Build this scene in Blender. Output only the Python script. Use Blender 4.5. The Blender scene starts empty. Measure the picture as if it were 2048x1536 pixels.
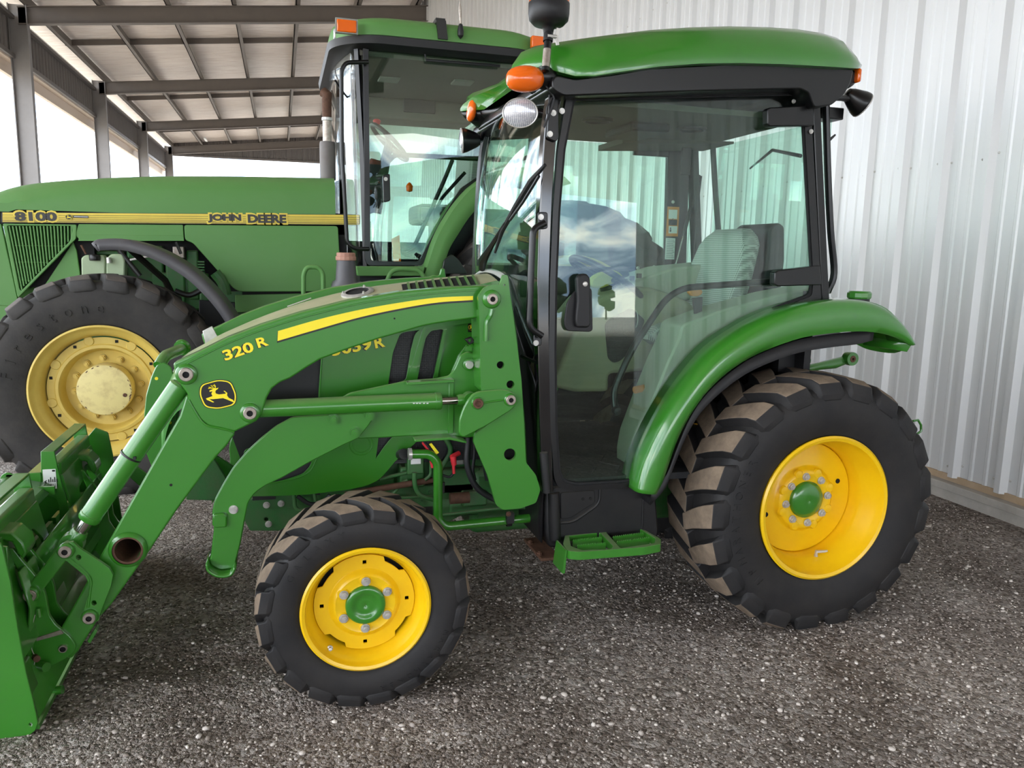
import bpy, math, random
from mathutils import Vector, Matrix, noise
from mathutils.geometry import tessellate_polygon
random.seed(7)
scene = bpy.context.scene
COL = scene.collection
PI = math.pi
# ---------------------------------------------------------------- camera solved from the vanishing points
H = 1.40; FL = 1575.0; CX, CY = 1024.0, 768.0
def _solve():
    dn = Vector((812-CX, 10500-CY, FL)).normalized()
    Y = Vector((561-CX, 497-CY, FL)); Y = (Y-dn*Y.dot(dn)).normalized()
    X = dn.cross(Y)
    if X.x < 0: X = -X
    return X, Y, -dn
RX, RY, RZ = _solve()
def ray(u, v):
    d = Vector((u-CX, v-CY, FL)); return Vector((RX.dot(d), RY.dot(d), RZ.dot(d)))
def py(u, v, y):
    r = ray(u, v); t = y/r.y; return Vector((r.x*t, y, H+r.z*t))
def px(u, v, x):
    r = ray(u, v); t = x/r.x; return Vector((x, r.y*t, H+r.z*t))
def pz(u, v, z=0.0):
    r = ray(u, v); t = (z-H)/r.z; return Vector((r.x*t, r.y*t, z))
def xz(pts, y):
    return [(p.x, p.z) for p in (py(u, v, y) for u, v in pts)]
cam_d = bpy.data.cameras.new('camera'); cam = bpy.data.objects.new('camera', cam_d); COL.objects.link(cam)
cam_d.sensor_width = 36; cam_d.lens = FL/2048*36; cam_d.clip_end = 500; cam_d.clip_start = .05
cr = Vector((RX.x, RY.x, RZ.x)); cu = -Vector((RX.y, RY.y, RZ.y)); cb = -Vector((RX.z, RY.z, RZ.z))
cam.matrix_world = Matrix(((cr.x, cu.x, cb.x, 0), (cr.y, cu.y, cb.y, 0), (cr.z, cu.z, cb.z, H), (0, 0, 0, 1)))
scene.camera = cam
# ---------------------------------------------------------------- materials
def srgb(c):
    if isinstance(c, str): c = [int(c[i:i+2], 16)/255 for i in (0, 2, 4)]
    return tuple((x/12.92 if x <= .04045 else ((x+.055)/1.055)**2.4) for x in c)+(1,)
def nmat(name):
    m = bpy.data.materials.new(name); m.use_nodes = True
    nt = m.node_tree; b = nt.nodes['Principled BSDF']; return m, nt, b
def N(nt, t, **kw):
    n = nt.nodes.new(t)
    for k, v in kw.items():
        if k in n.inputs: n.inputs[k].default_value = v
        else: setattr(n, k, v)
    return n
def objcoord(nt, scale=None):
    tc = N(nt, 'ShaderNodeTexCoord')
    if not scale: return tc.outputs['Object']
    mp = N(nt, 'ShaderNodeMapping'); mp.inputs['Scale'].default_value = scale
    nt.links.new(tc.outputs['Object'], mp.inputs[0]); return mp.outputs[0]
def mat(name, col, rough=.5, metal=0, coat=0, var=None, vs=6, vamt=.5, bump=0, bs=200, spec=.5, dust=None, damt=0):
    """var: second colour mixed by noise; dust: colour settling on faces that look up (real dust)"""
    m, nt, b = nmat(name); L = nt.links.new
    b.inputs['Base Color'].default_value = srgb(col); b.inputs['Roughness'].default_value = rough
    b.inputs['Metallic'].default_value = metal; b.inputs['Coat Weight'].default_value = coat
    b.inputs['Coat Roughness'].default_value = .08; b.inputs['Specular IOR Level'].default_value = spec
    last = None
    if var:
        n = N(nt, 'ShaderNodeTexNoise', Scale=vs, Detail=6, Roughness=.62); L(objcoord(nt), n.inputs['Vector'])
        r = N(nt, 'ShaderNodeValToRGB'); e = r.color_ramp.elements
        e[0].position = .5-.25*vamt+.05; e[1].position = .75
        L(n.outputs['Fac'], r.inputs[0])
        e[0].color = (0, 0, 0, 1); e[1].color = (vamt, vamt, vamt, 1)
        x = N(nt, 'ShaderNodeMixRGB'); x.inputs[1].default_value = srgb(col); x.inputs[2].default_value = srgb(var)
        L(r.outputs[0], x.inputs[0]); last = x.outputs[0]
    if dust:
        g = N(nt, 'ShaderNodeNewGeometry'); s = N(nt, 'ShaderNodeSeparateXYZ'); L(g.outputs['Normal'], s.inputs[0])
        mr = N(nt, 'ShaderNodeMapRange'); mr.inputs[1].default_value = .35; mr.inputs[2].default_value = 1; mr.inputs[4].default_value = damt
        L(s.outputs['Z'], mr.inputs[0])
        n2 = N(nt, 'ShaderNodeTexNoise', Scale=14, Detail=5); L(objcoord(nt), n2.inputs['Vector'])
        mu = N(nt, 'ShaderNodeMath', operation='MULTIPLY_ADD'); mu.inputs[1].default_value = .9; mu.inputs[2].default_value = .55
        L(n2.outputs['Fac'], mu.inputs[0])
        m2 = N(nt, 'ShaderNodeMath', operation='MULTIPLY'); m2.use_clamp = True; L(mr.outputs[0], m2.inputs[0]); L(mu.outputs[0], m2.inputs[1])
        x = N(nt, 'ShaderNodeMixRGB'); x.inputs[2].default_value = srgb(dust); L(m2.outputs[0], x.inputs[0])
        if last: L(last, x.inputs[1])
        else: x.inputs[1].default_value = srgb(col)
        last = x.outputs[0]
    if last: L(last, b.inputs['Base Color'])
    if bump:
        n = N(nt, 'ShaderNodeTexNoise', Scale=bs, Detail=3); L(objcoord(nt), n.inputs['Vector'])
        bp = N(nt, 'ShaderNodeBump', Strength=bump, Distance=.002); L(n.outputs['Fac'], bp.inputs['Height']); L(bp.outputs[0], b.inputs['Normal'])
    return m
M = {}
GR = '357f22'
M['green'] = mat('green_paint', GR, .28, coat=1.0, var='2f751f', vs=3, vamt=.6, bump=.06, bs=260)
M['greend'] = mat('green_paint_dusty', GR, .34, coat=.7, var='3b8428', vs=4, vamt=.5, bump=.08, bs=220, dust='9aa07c', damt=.42)
M['greenh'] = mat('hood_paint_dusty', GR, .40, coat=.1, var='39803a', vs=4, vamt=.5, dust='b3b08c', damt=1.0)
M['green8'] = mat('green_paint_weathered', '578b44', .55, var='618f50', vs=2.5, vamt=.7, dust='8b9b70', damt=.25)
M['engine'] = mat('green_engine_paint', '2a6a2e', .5, var='4b5f3c', vs=18, vamt=.8, bump=.3, bs=90, dust='8d8672', damt=.4)
M['yellow'] = mat('yellow_wheel_paint', 'f5c710', .32, coat=.25, var='ecb60c', vs=5, vamt=.6)
M['yellow8'] = mat('yellow_wheel_paint_faded', 'dfc464', .5, var='cfae4c', vs=7, vamt=.8)
M['ydecal'] = mat('yellow_decal', 'ffe81f', .35)
M['kdecal'] = mat('black_decal', '14130f', .35)
M['rubber'] = mat('tyre_rubber', '232223', .6, var='34312f', vs=9, vamt=.7, bump=.25, bs=120, spec=.35)
M['rubber_d'] = mat('tyre_tread_dust', '8b7a68', .9, var='65584c', vs=22, vamt=.9, bump=.5, bs=150, spec=.2)
M['rubber8'] = mat('tyre_rubber_worn', '302e2d', .7, var='45413d', vs=8, vamt=.8, bump=.3, bs=90, spec=.35)
M['rubber8_d'] = mat('tyre_tread_worn', '625a53', .8, var='49433f', vs=12, vamt=.9, bump=.4, bs=90)
M['black'] = mat('black_paint', '0b0b0c', .30, spec=.5)
M['blackg'] = mat('gloss_black_paint', '0a0a0c', .12, coat=1)
M['blackp'] = mat('black_plastic', '151416', .5, var='1e1c1d', vs=12, vamt=.5)
M['blackd'] = mat('black_paint_dusty', '0f0f11', .45, var='232120', vs=10, vamt=.8, dust='6e675d', damt=.5)
M['gasket'] = mat('black_rubber_seal', '141415', .75)
M['chrome'] = mat('chrome', 'b9b4ae', .12, 1)
M['steel'] = mat('zinc_steel', 'cfccc6', .3, .45, var='a5a19a', vs=40, vamt=.6)
M['rust'] = mat('rusty_steel', '6b4c3a', .75, .3, var='4c342a', vs=50, vamt=.8)
M['pin'] = mat('pin_plate', 'b3aaa0', .38, .6, var='8f7f70', vs=60, vamt=.9)
M['hole'] = mat('dark_opening_shade', '0d0b0a', .8)  # near-black colour standing in for shade inside holes and openings
M['orange'] = mat('amber_lens', 'f26a10', .18, coat=.5)
M['orangep'] = mat('orange_plastic', 'd9873a', .5)
M['redp'] = mat('red_boot', 'd6323a', .45)
M['white'] = mat('white_label', 'e4e4e0', .5)
M['grey'] = mat('grey_plastic', '8e9088', .55)
M['beige'] = mat('beige_interior', 'a7aa94', .6, var='9a9d88', vs=6, vamt=.5)
M['beiged'] = mat('beige_interior_dusty', '8f8f78', .65, var='a59a78', vs=5, vamt=.9)
M['mat'] = mat('floor_mat', '24262a', .8, var='3c3b38', vs=14, vamt=.8, bump=.6, bs=60)
M['headliner'] = mat('headliner', '5d5b50', .8)
M['hose'] = mat('rubber_hose', '19191b', .5)
M['glow'] = mat('lamp_reflector', 'd8d8de', .2, .3)
def glassm(name, tint, f0=.05):
    m, nt, b = nmat(name); L = nt.links.new; nt.nodes.remove(b)
    out = nt.nodes['Material Output']
    g = N(nt, 'ShaderNodeNewGeometry'); d = N(nt, 'ShaderNodeVectorMath', operation='DOT_PRODUCT')
    L(g.outputs['Normal'], d.inputs[0]); L(g.outputs['Incoming'], d.inputs[1])
    a = N(nt, 'ShaderNodeMath', operation='ABSOLUTE'); L(d.outputs['Value'], a.inputs[0])
    s = N(nt, 'ShaderNodeMath', operation='SUBTRACT'); s.inputs[0].default_value = 1; L(a.outputs[0], s.inputs[1]); s.use_clamp = True
    p = N(nt, 'ShaderNodeMath', operation='POWER'); p.inputs[1].default_value = 5; L(s.outputs[0], p.inputs[0])
    q = N(nt, 'ShaderNodeMath', operation='MULTIPLY_ADD'); q.inputs[1].default_value = 1-f0; q.inputs[2].default_value = f0; L(p.outputs[0], q.inputs[0])
    t = N(nt, 'ShaderNodeBsdfTransparent'); t.inputs[0].default_value = tint+(1,)
    gl = N(nt, 'ShaderNodeBsdfGlossy'); gl.inputs['Roughness'].default_value = .01; gl.inputs['Color'].default_value = (1, 1, 1, 1)
    x = N(nt, 'ShaderNodeMixShader'); L(q.outputs[0], x.inputs[0]); L(t.outputs[0], x.inputs[1]); L(gl.outputs[0], x.inputs[2])
    L(x.outputs[0], out.inputs[0]); return m
M['glass'] = glassm('tinted_cab_glass', (.80, .91, .86), .042)
M['glassc'] = glassm('clear_glass', (.95, .97, .96), .05)
def emboss_tex(name, col, col2, rough, sc, _, rt=.5):
    """dotted / perforated cloth or mesh: voronoi dots"""
    m, nt, b = nmat(name); L = nt.links.new
    v = N(nt, 'ShaderNodeTexVoronoi', Scale=1.0); v.inputs['Randomness'].default_value = .0
    L(objcoord(nt, sc), v.inputs['Vector'])
    r = N(nt, 'ShaderNodeValToRGB'); e = r.color_ramp.elements
    e[0].position = rt-.06; e[0].color = srgb(col2); e[1].position = rt+.06; e[1].color = srgb(col); L(v.outputs['Distance'], r.inputs[0])
    L(r.outputs[0], b.inputs['Base Color']); b.inputs['Roughness'].default_value = rough
    bp = N(nt, 'ShaderNodeBump', Strength=.5, Distance=.002); L(v.outputs['Distance'], bp.inputs['Height']); L(bp.outputs[0], b.inputs['Normal'])
    return m
M['cloth'] = emboss_tex('grey_dotted_cloth', 'b9bab2', '74756f', .9, (0, 120, 120), 0, .34)
M['cloth_h'] = emboss_tex('grey_dotted_cloth_flat', 'b9bab2', '74756f', .9, (120, 120, 0), 0, .34)
M['mesh'] = emboss_tex('perforated_grille', '2c2c2e', '050505', .5, (150, 0, 150), 0, .42)
# ---------------------------------------------------------------- mesh building
class MB:
    def __init__(s): s.v = []; s.f = []; s.m = []; s.holed = False
    def add(s, vs, fs, mi=0):
        o = len(s.v); s.v += [Vector(v) for v in vs]
        for f in fs: s.f.append(tuple(i+o for i in f)); s.m.append(mi)
        return s
    def box(s, p0, p1, mi=0, rot=None, piv=None):
        x0, y0, z0 = (min(a, b) for a, b in zip(p0, p1)); x1, y1, z1 = (max(a, b) for a, b in zip(p0, p1))
        vs = [Vector(p) for p in ((x0, y0, z0), (x1, y0, z0), (x1, y1, z0), (x0, y1, z0), (x0, y0, z1), (x1, y0, z1), (x1, y1, z1), (x0, y1, z1))]
        if rot:
            c = Vector(piv) if piv else Vector(((x0+x1)/2, (y0+y1)/2, (z0+z1)/2)); vs = [rot @ (v-c)+c for v in vs]
        return s.add(vs, [(0, 3, 2, 1), (4, 5, 6, 7), (0, 1, 5, 4), (1, 2, 6, 5), (2, 3, 7, 6), (3, 0, 4, 7)], mi)
    def prism(s, pts, y0, y1, holes=(), mi=0, fn=None):
        """pts (X,Z) polygon extruded from y0 to y1; fn maps (a,b,y) -> Vector"""
        fn = fn or (lambda a, b, y: Vector((a, y, b)))
        loops = [list(pts)]+[list(h) for h in holes]
        if holes:
            s.holed = True; tri = tessellate_polygon([[Vector((a, b, 0)) for a, b in l] for l in loops])
        flat = [p for l in loops for p in l]; n = len(flat)
        vs = [fn(a, b, y0) for a, b in flat]+[fn(a, b, y1) for a, b in flat]; fs = []
        if holes:
            for t in tri: fs.append(tuple(t)); fs.append(tuple(n+i for i in reversed(t)))
        else: fs += [tuple(range(n)), tuple(range(2*n-1, n-1, -1))]
        o = 0
        for l in loops:
            k = len(l)
            for i in range(k): a = o+i; b = o+(i+1) % k; fs.append((a, a+n, b+n, b))
            o += k
        return s.add(vs, fs, mi)
    def grid(s, rows, mi=0, closed_u=False, closed_v=False):
        nr, nc = len(rows), len(rows[0]); vs = [p for r in rows for p in r]; fs = []
        for i in range(nr if closed_v else nr-1):
            for j in range(nc if closed_u else nc-1):
                a = i*nc+j; b = i*nc+(j+1) % nc; c = ((i+1) % nr)*nc+(j+1) % nc; d = ((i+1) % nr)*nc+j
                fs.append((a, b, c, d))
        return s.add(vs, fs, mi)
    def tube(s, pts, r, seg=12, mi=0, cap=True, squash=None):
        pts = [Vector(p) for p in pts]; n = len(pts); rows = []
        rr = r if isinstance(r, (list, tuple)) else [r]*n
        t0 = (pts[1]-pts[0]).normalized(); up = Vector((0, 0, 1)) if abs(t0.z) < .9 else Vector((0, 1, 0))
        nrm = (up-t0*up.dot(t0)).normalized()
        for i in range(n):
            a = pts[max(i-1, 0)]; b = pts[min(i+1, n-1)]; t = (b-a)
            t = t.normalized() if t.length > 1e-9 else t0
            nrm = (nrm-t*nrm.dot(t)).normalized(); bi = t.cross(nrm)
            rows.append([pts[i]+(nrm*math.cos(2*PI*k/seg)+bi*math.sin(2*PI*k/seg)*(squash or 1))*rr[i] for k in range(seg)])
        o = len(s.v); s.grid(rows, mi, closed_u=True)
        if cap:
            s.f.append(tuple(o+k for k in reversed(range(seg)))); s.m.append(mi)
            s.f.append(tuple(o+(n-1)*seg+k for k in range(seg))); s.m.append(mi)
        return s
    def lathe(s, prof, c, ax='Y', seg=48, mi=0, mis=None, a0=0, a1=2*PI, fr=None):
        """prof list of (radius, offset along axis); axis through c"""
        c = Vector(c)
        if fr is None:
            fr = {'Y': (Vector((1, 0, 0)), Vector((0, 0, 1)), Vector((0, 1, 0))), 'X': (Vector((0, 1, 0)), Vector((0, 0, 1)), Vector((1, 0, 0))), 'Z': (Vector((1, 0, 0)), Vector((0, 1, 0)), Vector((0, 0, 1)))}[ax]
        e1, e2, e3 = fr; full = abs(a1-a0-2*PI) < 1e-6; n = seg if full else seg+1
        for i in range(len(prof)-1):
            (r0, h0), (r1, h1) = prof[i], prof[i+1]
            rows = [[c+(e1*math.cos(a0+(a1-a0)*k/seg)+e2*math.sin(a0+(a1-a0)*k/seg))*r+e3*h for k in range(n)] for r, h in ((r0, h0), (r1, h1))]
            s.grid(rows, mis[i] if mis else mi, closed_u=full)
        return s
    def disc(s, c, r, ax=(0, 1, 0), t=.002, seg=24, mi=0, r2=None):
        fr = frame(ax); return s.lathe([(1e-5, 0), (r, 0), (r2 if r2 is not None else r, t), (1e-5, t)], c, seg=seg, mi=mi, fr=fr)
    def xform(s, mtx):
        s.v = [mtx @ v for v in s.v]; return s
    def mirror_y(s, yc):
        s.v = [Vector((v.x, 2*yc-v.y, v.z)) for v in s.v]; s.f = [tuple(reversed(f)) for f in s.f]; return s
    def mesh(s, name, mats, smooth=35, weld=1e-5):
        me = bpy.data.meshes.new(name); me.from_pydata([tuple(v) for v in s.v], [], s.f)
        for m_ in mats: me.materials.append(M[m_] if isinstance(m_, str) else m_)
        if len(mats) > 1: me.polygons.foreach_set('material_index', s.m)
        import bmesh
        bm = bmesh.new(); bm.from_mesh(me)
        bmesh.ops.remove_doubles(bm, verts=bm.verts, dist=weld)
        bmesh.ops.recalc_face_normals(bm, faces=bm.faces)
        if s.holed: bmesh.ops.dissolve_limit(bm, angle_limit=.002, verts=bm.verts, edges=bm.edges, delimit={'MATERIAL'})
        bm.to_mesh(me); bm.free()
        if smooth:
            me.polygons.foreach_set('use_smooth', [True]*len(me.polygons)); me.set_sharp_from_angle(angle=math.radians(smooth))
        me.update(); return me
def frame(ax):
    e3 = Vector(ax).normalized(); up = Vector((0, 0, 1)) if abs(e3.z) < .9 else Vector((1, 0, 0))
    e1 = up.cross(e3).normalized(); e2 = e3.cross(e1); return e1, e2, e3
def smooth_pts(P, n=4, closed=False):
    P = [Vector(p) for p in P]; k = len(P); out = []
    for i in range(k if closed else k-1):
        p1, p2 = P[i], P[(i+1) % k]
        p0 = P[i-1] if (i > 0 or closed) else p1*2-p2; p3 = P[(i+2) % k] if (i+2 < k or closed) else p2*2-p1
        for j in range(n):
            t = j/n
            out.append(.5*((2*p1)+(p2-p0)*t+(2*p0-5*p1+4*p2-p3)*t*t+(3*p1-p0-3*p2+p3)*t**3))
    if not closed: out.append(P[-1])
    return out
def sm(pts, n=4, closed=False): return [tuple(p) for p in smooth_pts([(a, b) for a, b in pts], n, closed)] if False else [(p.x, p.y) for p in smooth_pts([(a, b, 0) for a, b in pts], n, closed)]
def rc(pts, r, n=4, closed=True):
    """round the corners of a polyline (2-D or 3-D)"""
    P = [Vector(tuple(p)+((0,) if len(p) == 2 else ())) for p in pts]; k = len(P); out = []; d2 = len(pts[0]) == 2
    for i in range(k):
        if not closed and i in (0, k-1): out.append(P[i]); continue
        a = P[i-1]-P[i]; b = P[(i+1) % k]-P[i]; rr = r[i] if isinstance(r, (list, tuple)) else r
        d = min(rr, a.length*.45, b.length*.45)
        p0 = P[i]+a.normalized()*d; p2 = P[i]+b.normalized()*d
        for j in range(n+1):
            t = j/n; out.append(p0*(1-t)**2+P[i]*2*t*(1-t)+p2*t*t)
    return [(p.x, p.y) for p in out] if d2 else out
def circ(c, r, n=16): return [(c[0]+r*math.cos(2*PI*i/n), c[1]+r*math.sin(2*PI*i/n)) for i in range(n)]
def empty(name, loc, label, cat, group=None):
    o = bpy.data.objects.new(name, None); COL.objects.link(o); o.location = loc; o.empty_display_size = .1
    o['label'] = label; o['category'] = cat
    if group: o['group'] = group
    o.matrix_world = Matrix.Translation(loc); return o
WORLD = {}
def obj(name, mb, mats, parent=None, smooth=35, bev=0, bseg=2, sol=0, label=None, cat=None, group=None, kind=None, base=None):
    if not isinstance(mats, (list, tuple)): mats = [mats]
    me = mb.mesh(name, mats, smooth) if isinstance(mb, MB) else mb
    o = bpy.data.objects.new(name, me); COL.objects.link(o)
    if parent is not None:
        o.parent = parent; o.matrix_parent_inverse = WORLD.get(parent.name, Matrix.Translation(parent.location)).inverted(); WORLD[o.name] = Matrix.Identity(4)
    elif kind != 'structure':
        xs = [v.co for v in me.vertices]; c = base or Vector(((min(v.x for v in xs)+max(v.x for v in xs))/2, (min(v.y for v in xs)+max(v.y for v in xs))/2, min(v.z for v in xs)))
        me.transform(Matrix.Translation(-Vector(c))); o.location = c; WORLD[o.name] = Matrix.Translation(c)
    if sol:
        s_ = o.modifiers.new('solid', 'SOLIDIFY'); s_.thickness = sol; s_.offset = 0
    if bev:
        b_ = o.modifiers.new('bevel', 'BEVEL'); b_.width = bev; b_.segments = bseg; b_.limit_method = 'ANGLE'; b_.angle_limit = math.radians(40); b_.harden_normals = False
    for k_, v_ in (('label', label), ('category', cat), ('group', group), ('kind', kind)):
        if v_: o[k_] = v_
    return o
def twin(o, mtx, parent=None):
    """copy of a part (with its sub-parts) placed by mtx, shared mesh"""
    c = o.copy(); COL.objects.link(c); c.parent = parent if parent is not None else o.parent
    if o.parent is not None and parent is None or (parent is not None and parent.type == 'EMPTY'):
        c.matrix_parent_inverse = o.matrix_parent_inverse @ Matrix.Identity(4)
    c.matrix_basis = mtx @ o.matrix_basis; return c
def plate(name, pts, y, t, m, parent, bev=.003, holes=(), smooth=35, **kw):
    """pixel outline -> steel plate standing in the plane Y=y, thickness t away from the camera"""
    return obj(name, MB().prism(xz(pts, y), y, y+t, [xz(h, y) for h in holes]), m, parent, bev=bev, smooth=smooth, **kw)
def hexhead(mb, c, r, t, ax=(0, -1, 0), mi=0, rot=0):
    e1, e2, e3 = frame(ax); c = Vector(c)
    a = [c+(e1*math.cos(PI/3*k+rot)+e2*math.sin(PI/3*k+rot))*r for k in range(6)]
    b = [p+e3*t for p in a]
    mb.add(a+b, [tuple(range(5, -1, -1)), tuple(range(6, 12))]+[(k, (k+1) % 6, (k+1) % 6+6, k+6) for k in range(6)], mi)
    mb.disc(c, r*1.25, ax, t*.25, 16, mi); mb.disc(c+e3*t, r*.5, ax, t*.35, 10, mi)
    return mb
_fonts = {}
def text_mb(txt, size, ex=.001, sx=1.0, bold=0.0, spacing=1.0):
    """lettering as real geometry in the XY plane, returned as MB (baseline left at origin)"""
    cu_ = bpy.data.curves.new('lettering', 'FONT'); cu_.body = txt; cu_.size = size; cu_.extrude = ex; cu_.offset = bold*size; cu_.space_character = spacing; cu_.resolution_u = 3
    o = bpy.data.objects.new('lettering', cu_); COL.objects.link(o)
    dg = bpy.context.evaluated_depsgraph_get(); me = bpy.data.meshes.new_from_object(o.evaluated_get(dg))
    mb = MB(); mb.add([Vector((v.co.x*sx, v.co.y, v.co.z)) for v in me.vertices], [tuple(p.vertices) for p in me.polygons])
    bpy.data.objects.remove(o); bpy.data.curves.remove(cu_); bpy.data.meshes.remove(me); return mb
def text_fit(txt, p0, p1, hgt, y, t=.0012, bold=0.0, mirror=False):
    """lettering on a plane Y=y running from p0 to p1 (world X,Z), cap height hgt"""
    mb = text_mb(txt, 1.0, .5, bold=bold); xs = [v.x for v in mb.v]; ys = [v.y for v in mb.v]
    x0, x1, y0, y1 = min(xs), max(xs), min(ys), max(ys)
    d = Vector((p1[0]-p0[0], 0, p1[1]-p0[1])); n = Vector((-d.z, 0, d.x)).normalized()
    out = []
    for v in mb.v:
        a = (v.x-x0)/(x1-x0); b = (v.y-y0)/(y1-y0)
        out.append(Vector((p0[0], y, p0[1]))+d*a+n*(b*hgt)+Vector((0, (-v.z-.5)*t, 0)))
    mb.v = out; return mb
def arc_text(mb, txt, c, r, a0, size, y, t=.0015, dirn=-1, mi=0, sx=1.0, wid=.8):
    """letters around a circle on a tyre sidewall; a0 start angle (rad), clockwise seen from -Y"""
    a = a0
    for ch in txt:
        if ch != ' ':
            g = text_mb(ch, size, t/2, sx=sx); w = max(v.x for v in g.v)
            rad = Vector((math.cos(a), 0, math.sin(a))); tan = Vector((math.sin(a), 0, -math.cos(a)))*(-dirn)
            base = Vector(c)+rad*r
            mb.add([base+tan*(v.x-w/2)+rad*v.y+Vector((0, y(r+v.y)-c[1]-(t if v.z > 0 else -t), 0)) for v in g.v], g.f, mi)
            a += dirn*(size*sx*wid)/r
        else: a += dirn*size*sx*.4/r
    return mb
# ================================================================ world, light
w = bpy.data.worlds.new('sky'); scene.world = w; w.use_nodes = True
nt = w.node_tree; L = nt.links.new; bg = nt.nodes['Background']
tc = N(nt, 'ShaderNodeTexCoord'); mp = N(nt, 'ShaderNodeMapping'); mp.inputs['Scale'].default_value = (1, 1, 1.5); L(tc.outputs['Generated'], mp.inputs[0])
n1 = N(nt, 'ShaderNodeTexNoise', Scale=7.5, Detail=10, Roughness=.58, Distortion=1.4); L(mp.outputs[0], n1.inputs['Vector'])
r1 = N(nt, 'ShaderNodeValToRGB'); e = r1.color_ramp.elements
e[0].position = .40; e[0].color = (.18, .24, .34, 1); e[1].position = .60; e[1].color = (1.0, .96, .88, 1)
e2 = r1.color_ramp.elements.new(.5); e2.color = (.50, .57, .66, 1)
L(n1.outputs['Fac'], r1.inputs[0]); L(r1.outputs[0], bg.inputs[0]); bg.inputs[1].default_value = 9.6
scene.view_settings.view_transform = 'Standard'; scene.view_settings.look = 'None'; scene.view_settings.gamma = 1
scene.view_settings.use_curve_mapping = False; scene.view_settings.exposure = 0.0
# ================================================================ gravel yard
def gravel_mat():
    m, nt, b = nmat('gravel'); L = nt.links.new; oc = objcoord(nt)
    v1 = N(nt, 'ShaderNodeTexVoronoi', Scale=48); v2 = N(nt, 'ShaderNodeTexVoronoi', Scale=105); v3 = N(nt, 'ShaderNodeTexVoronoi', Scale=250)
    nn = N(nt, 'ShaderNodeTexNoise', Scale=9, Detail=5); L(oc, nn.inputs['Vector'])
    for v in (v1, v2, v3): L(oc, v.inputs['Vector'])
    cr_ = N(nt, 'ShaderNodeValToRGB'); cr_.color_ramp.interpolation = 'LINEAR'; e = cr_.color_ramp.elements
    e[0].position = .0; e[0].color = srgb('685e55'); e[1].position = 1; e[1].color = srgb('f0e8de')
    for p, c in ((.35, 'a1958b'), (.6, 'b6aba2'), (.8, 'c6bcb4'), (.93, 'd8cfc7')):
        k = e.new(p); k.color = srgb(c)
    sp = N(nt, 'ShaderNodeSeparateColor'); L(v2.outputs['Color'], sp.inputs[0]); L(sp.outputs[0], cr_.inputs[0])
    # bigger stones here and there
    sp1 = N(nt, 'ShaderNodeSeparateColor'); L(v1.outputs['Color'], sp1.inputs[0])
    gt = N(nt, 'ShaderNodeMath', operation='GREATER_THAN'); gt.inputs[1].default_value = .72; L(sp1.outputs[1], gt.inputs[0])
    cr2 = N(nt, 'ShaderNodeValToRGB'); e = cr2.color_ramp.elements; e[0].color = srgb('978d85'); e[1].color = srgb('e2dad3'); L(sp1.outputs[0], cr2.inputs[0])
    mx = N(nt, 'ShaderNodeMixRGB'); L(gt.outputs[0], mx.inputs[0]); L(cr_.outputs[0], mx.inputs[1]); L(cr2.outputs[0], mx.inputs[2])
    # damp dark patches
    big = N(nt, 'ShaderNodeTexNoise', Scale=1.3, Detail=4, Distortion=.6); L(oc, big.inputs['Vector'])
    br = N(nt, 'ShaderNodeValToRGB'); e = br.color_ramp.elements; e[0].position = .38; e[0].color = (.58, .54, .51, 1); e[1].position = .62; e[1].color = (1.0, .98, .97, 1); L(big.outputs['Fac'], br.inputs[0])
    mu = N(nt, 'ShaderNodeMixRGB', blend_type='MULTIPLY'); mu.inputs[0].default_value = 1; L(mx.outputs[0], mu.inputs[1]); L(br.outputs[0], mu.inputs[2])
    L(mu.outputs[0], b.inputs['Base Color']); b.inputs['Roughness'].default_value = .85; b.inputs['Specular IOR Level'].default_value = .3
    # bump
    h1 = N(nt, 'ShaderNodeMath', operation='MULTIPLY'); L(v1.outputs['Distance'], h1.inputs[0]); L(gt.outputs[0], h1.inputs[1])
    def inv(v, k):
        a = N(nt, 'ShaderNodeMath', operation='MULTIPLY_ADD'); a.inputs[1].default_value = -k; a.inputs[2].default_value = k; L(v, a.inputs[0]); return a.outputs[0]
    s1 = N(nt, 'ShaderNodeMath', operation='MULTIPLY'); L(inv(v1.outputs['Distance'], 1.6), s1.inputs[0]); L(gt.outputs[0], s1.inputs[1])
    s2 = N(nt, 'ShaderNodeMath', operation='ADD'); L(s1.outputs[0], s2.inputs[0]); L(inv(v2.outputs['Distance'], .8), s2.inputs[1])
    s3 = N(nt, 'ShaderNodeMath', operation='ADD'); L(s2.outputs[0], s3.inputs[0]); L(inv(v3.outputs['Distance'], .4), s3.inputs[1])
    bp = N(nt, 'ShaderNodeBump', Strength=1.0, Distance=.022); L(s3.outputs[0], bp.inputs['Height']); L(bp.outputs[0], b.inputs['Normal'])
    return m
M['gravel'] = gravel_mat()
def gz(x, y):
    """height of the raked-up gravel: soft ruts and hummocks"""
    f = max(0, min(1, (4.2-y)/1.0))*max(0, min(1, (3.6-x)/.4))
    a = noise.noise(Vector((x*1.1, y*1.6, 0)))*.016+noise.noise(Vector((x*4, y*5, 3)))*.009+noise.noise(Vector((x*13, y*13, 7)))*.004
    r = math.sin((y+.25*x+.15*noise.noise(Vector((x, y, 2))))*16)*.005*max(0, min(1, (1.4-x)/.6))
    return (a+r-.008)*f
mb = MB(); nx, ny = 190, 130; X0, X1, Y0, Y1 = -1.9, 3.86, .6, 4.5
rows = [[Vector((X0+(X1-X0)*i/nx, Y0+(Y1-Y0)*j/ny, gz(X0+(X1-X0)*i/nx, Y0+(Y1-Y0)*j/ny) if 0 < i < nx and 0 < j < ny else 0)) for i in range(nx+1)] for j in range(ny+1)]
mb.grid(rows)
BIG = 160
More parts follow.
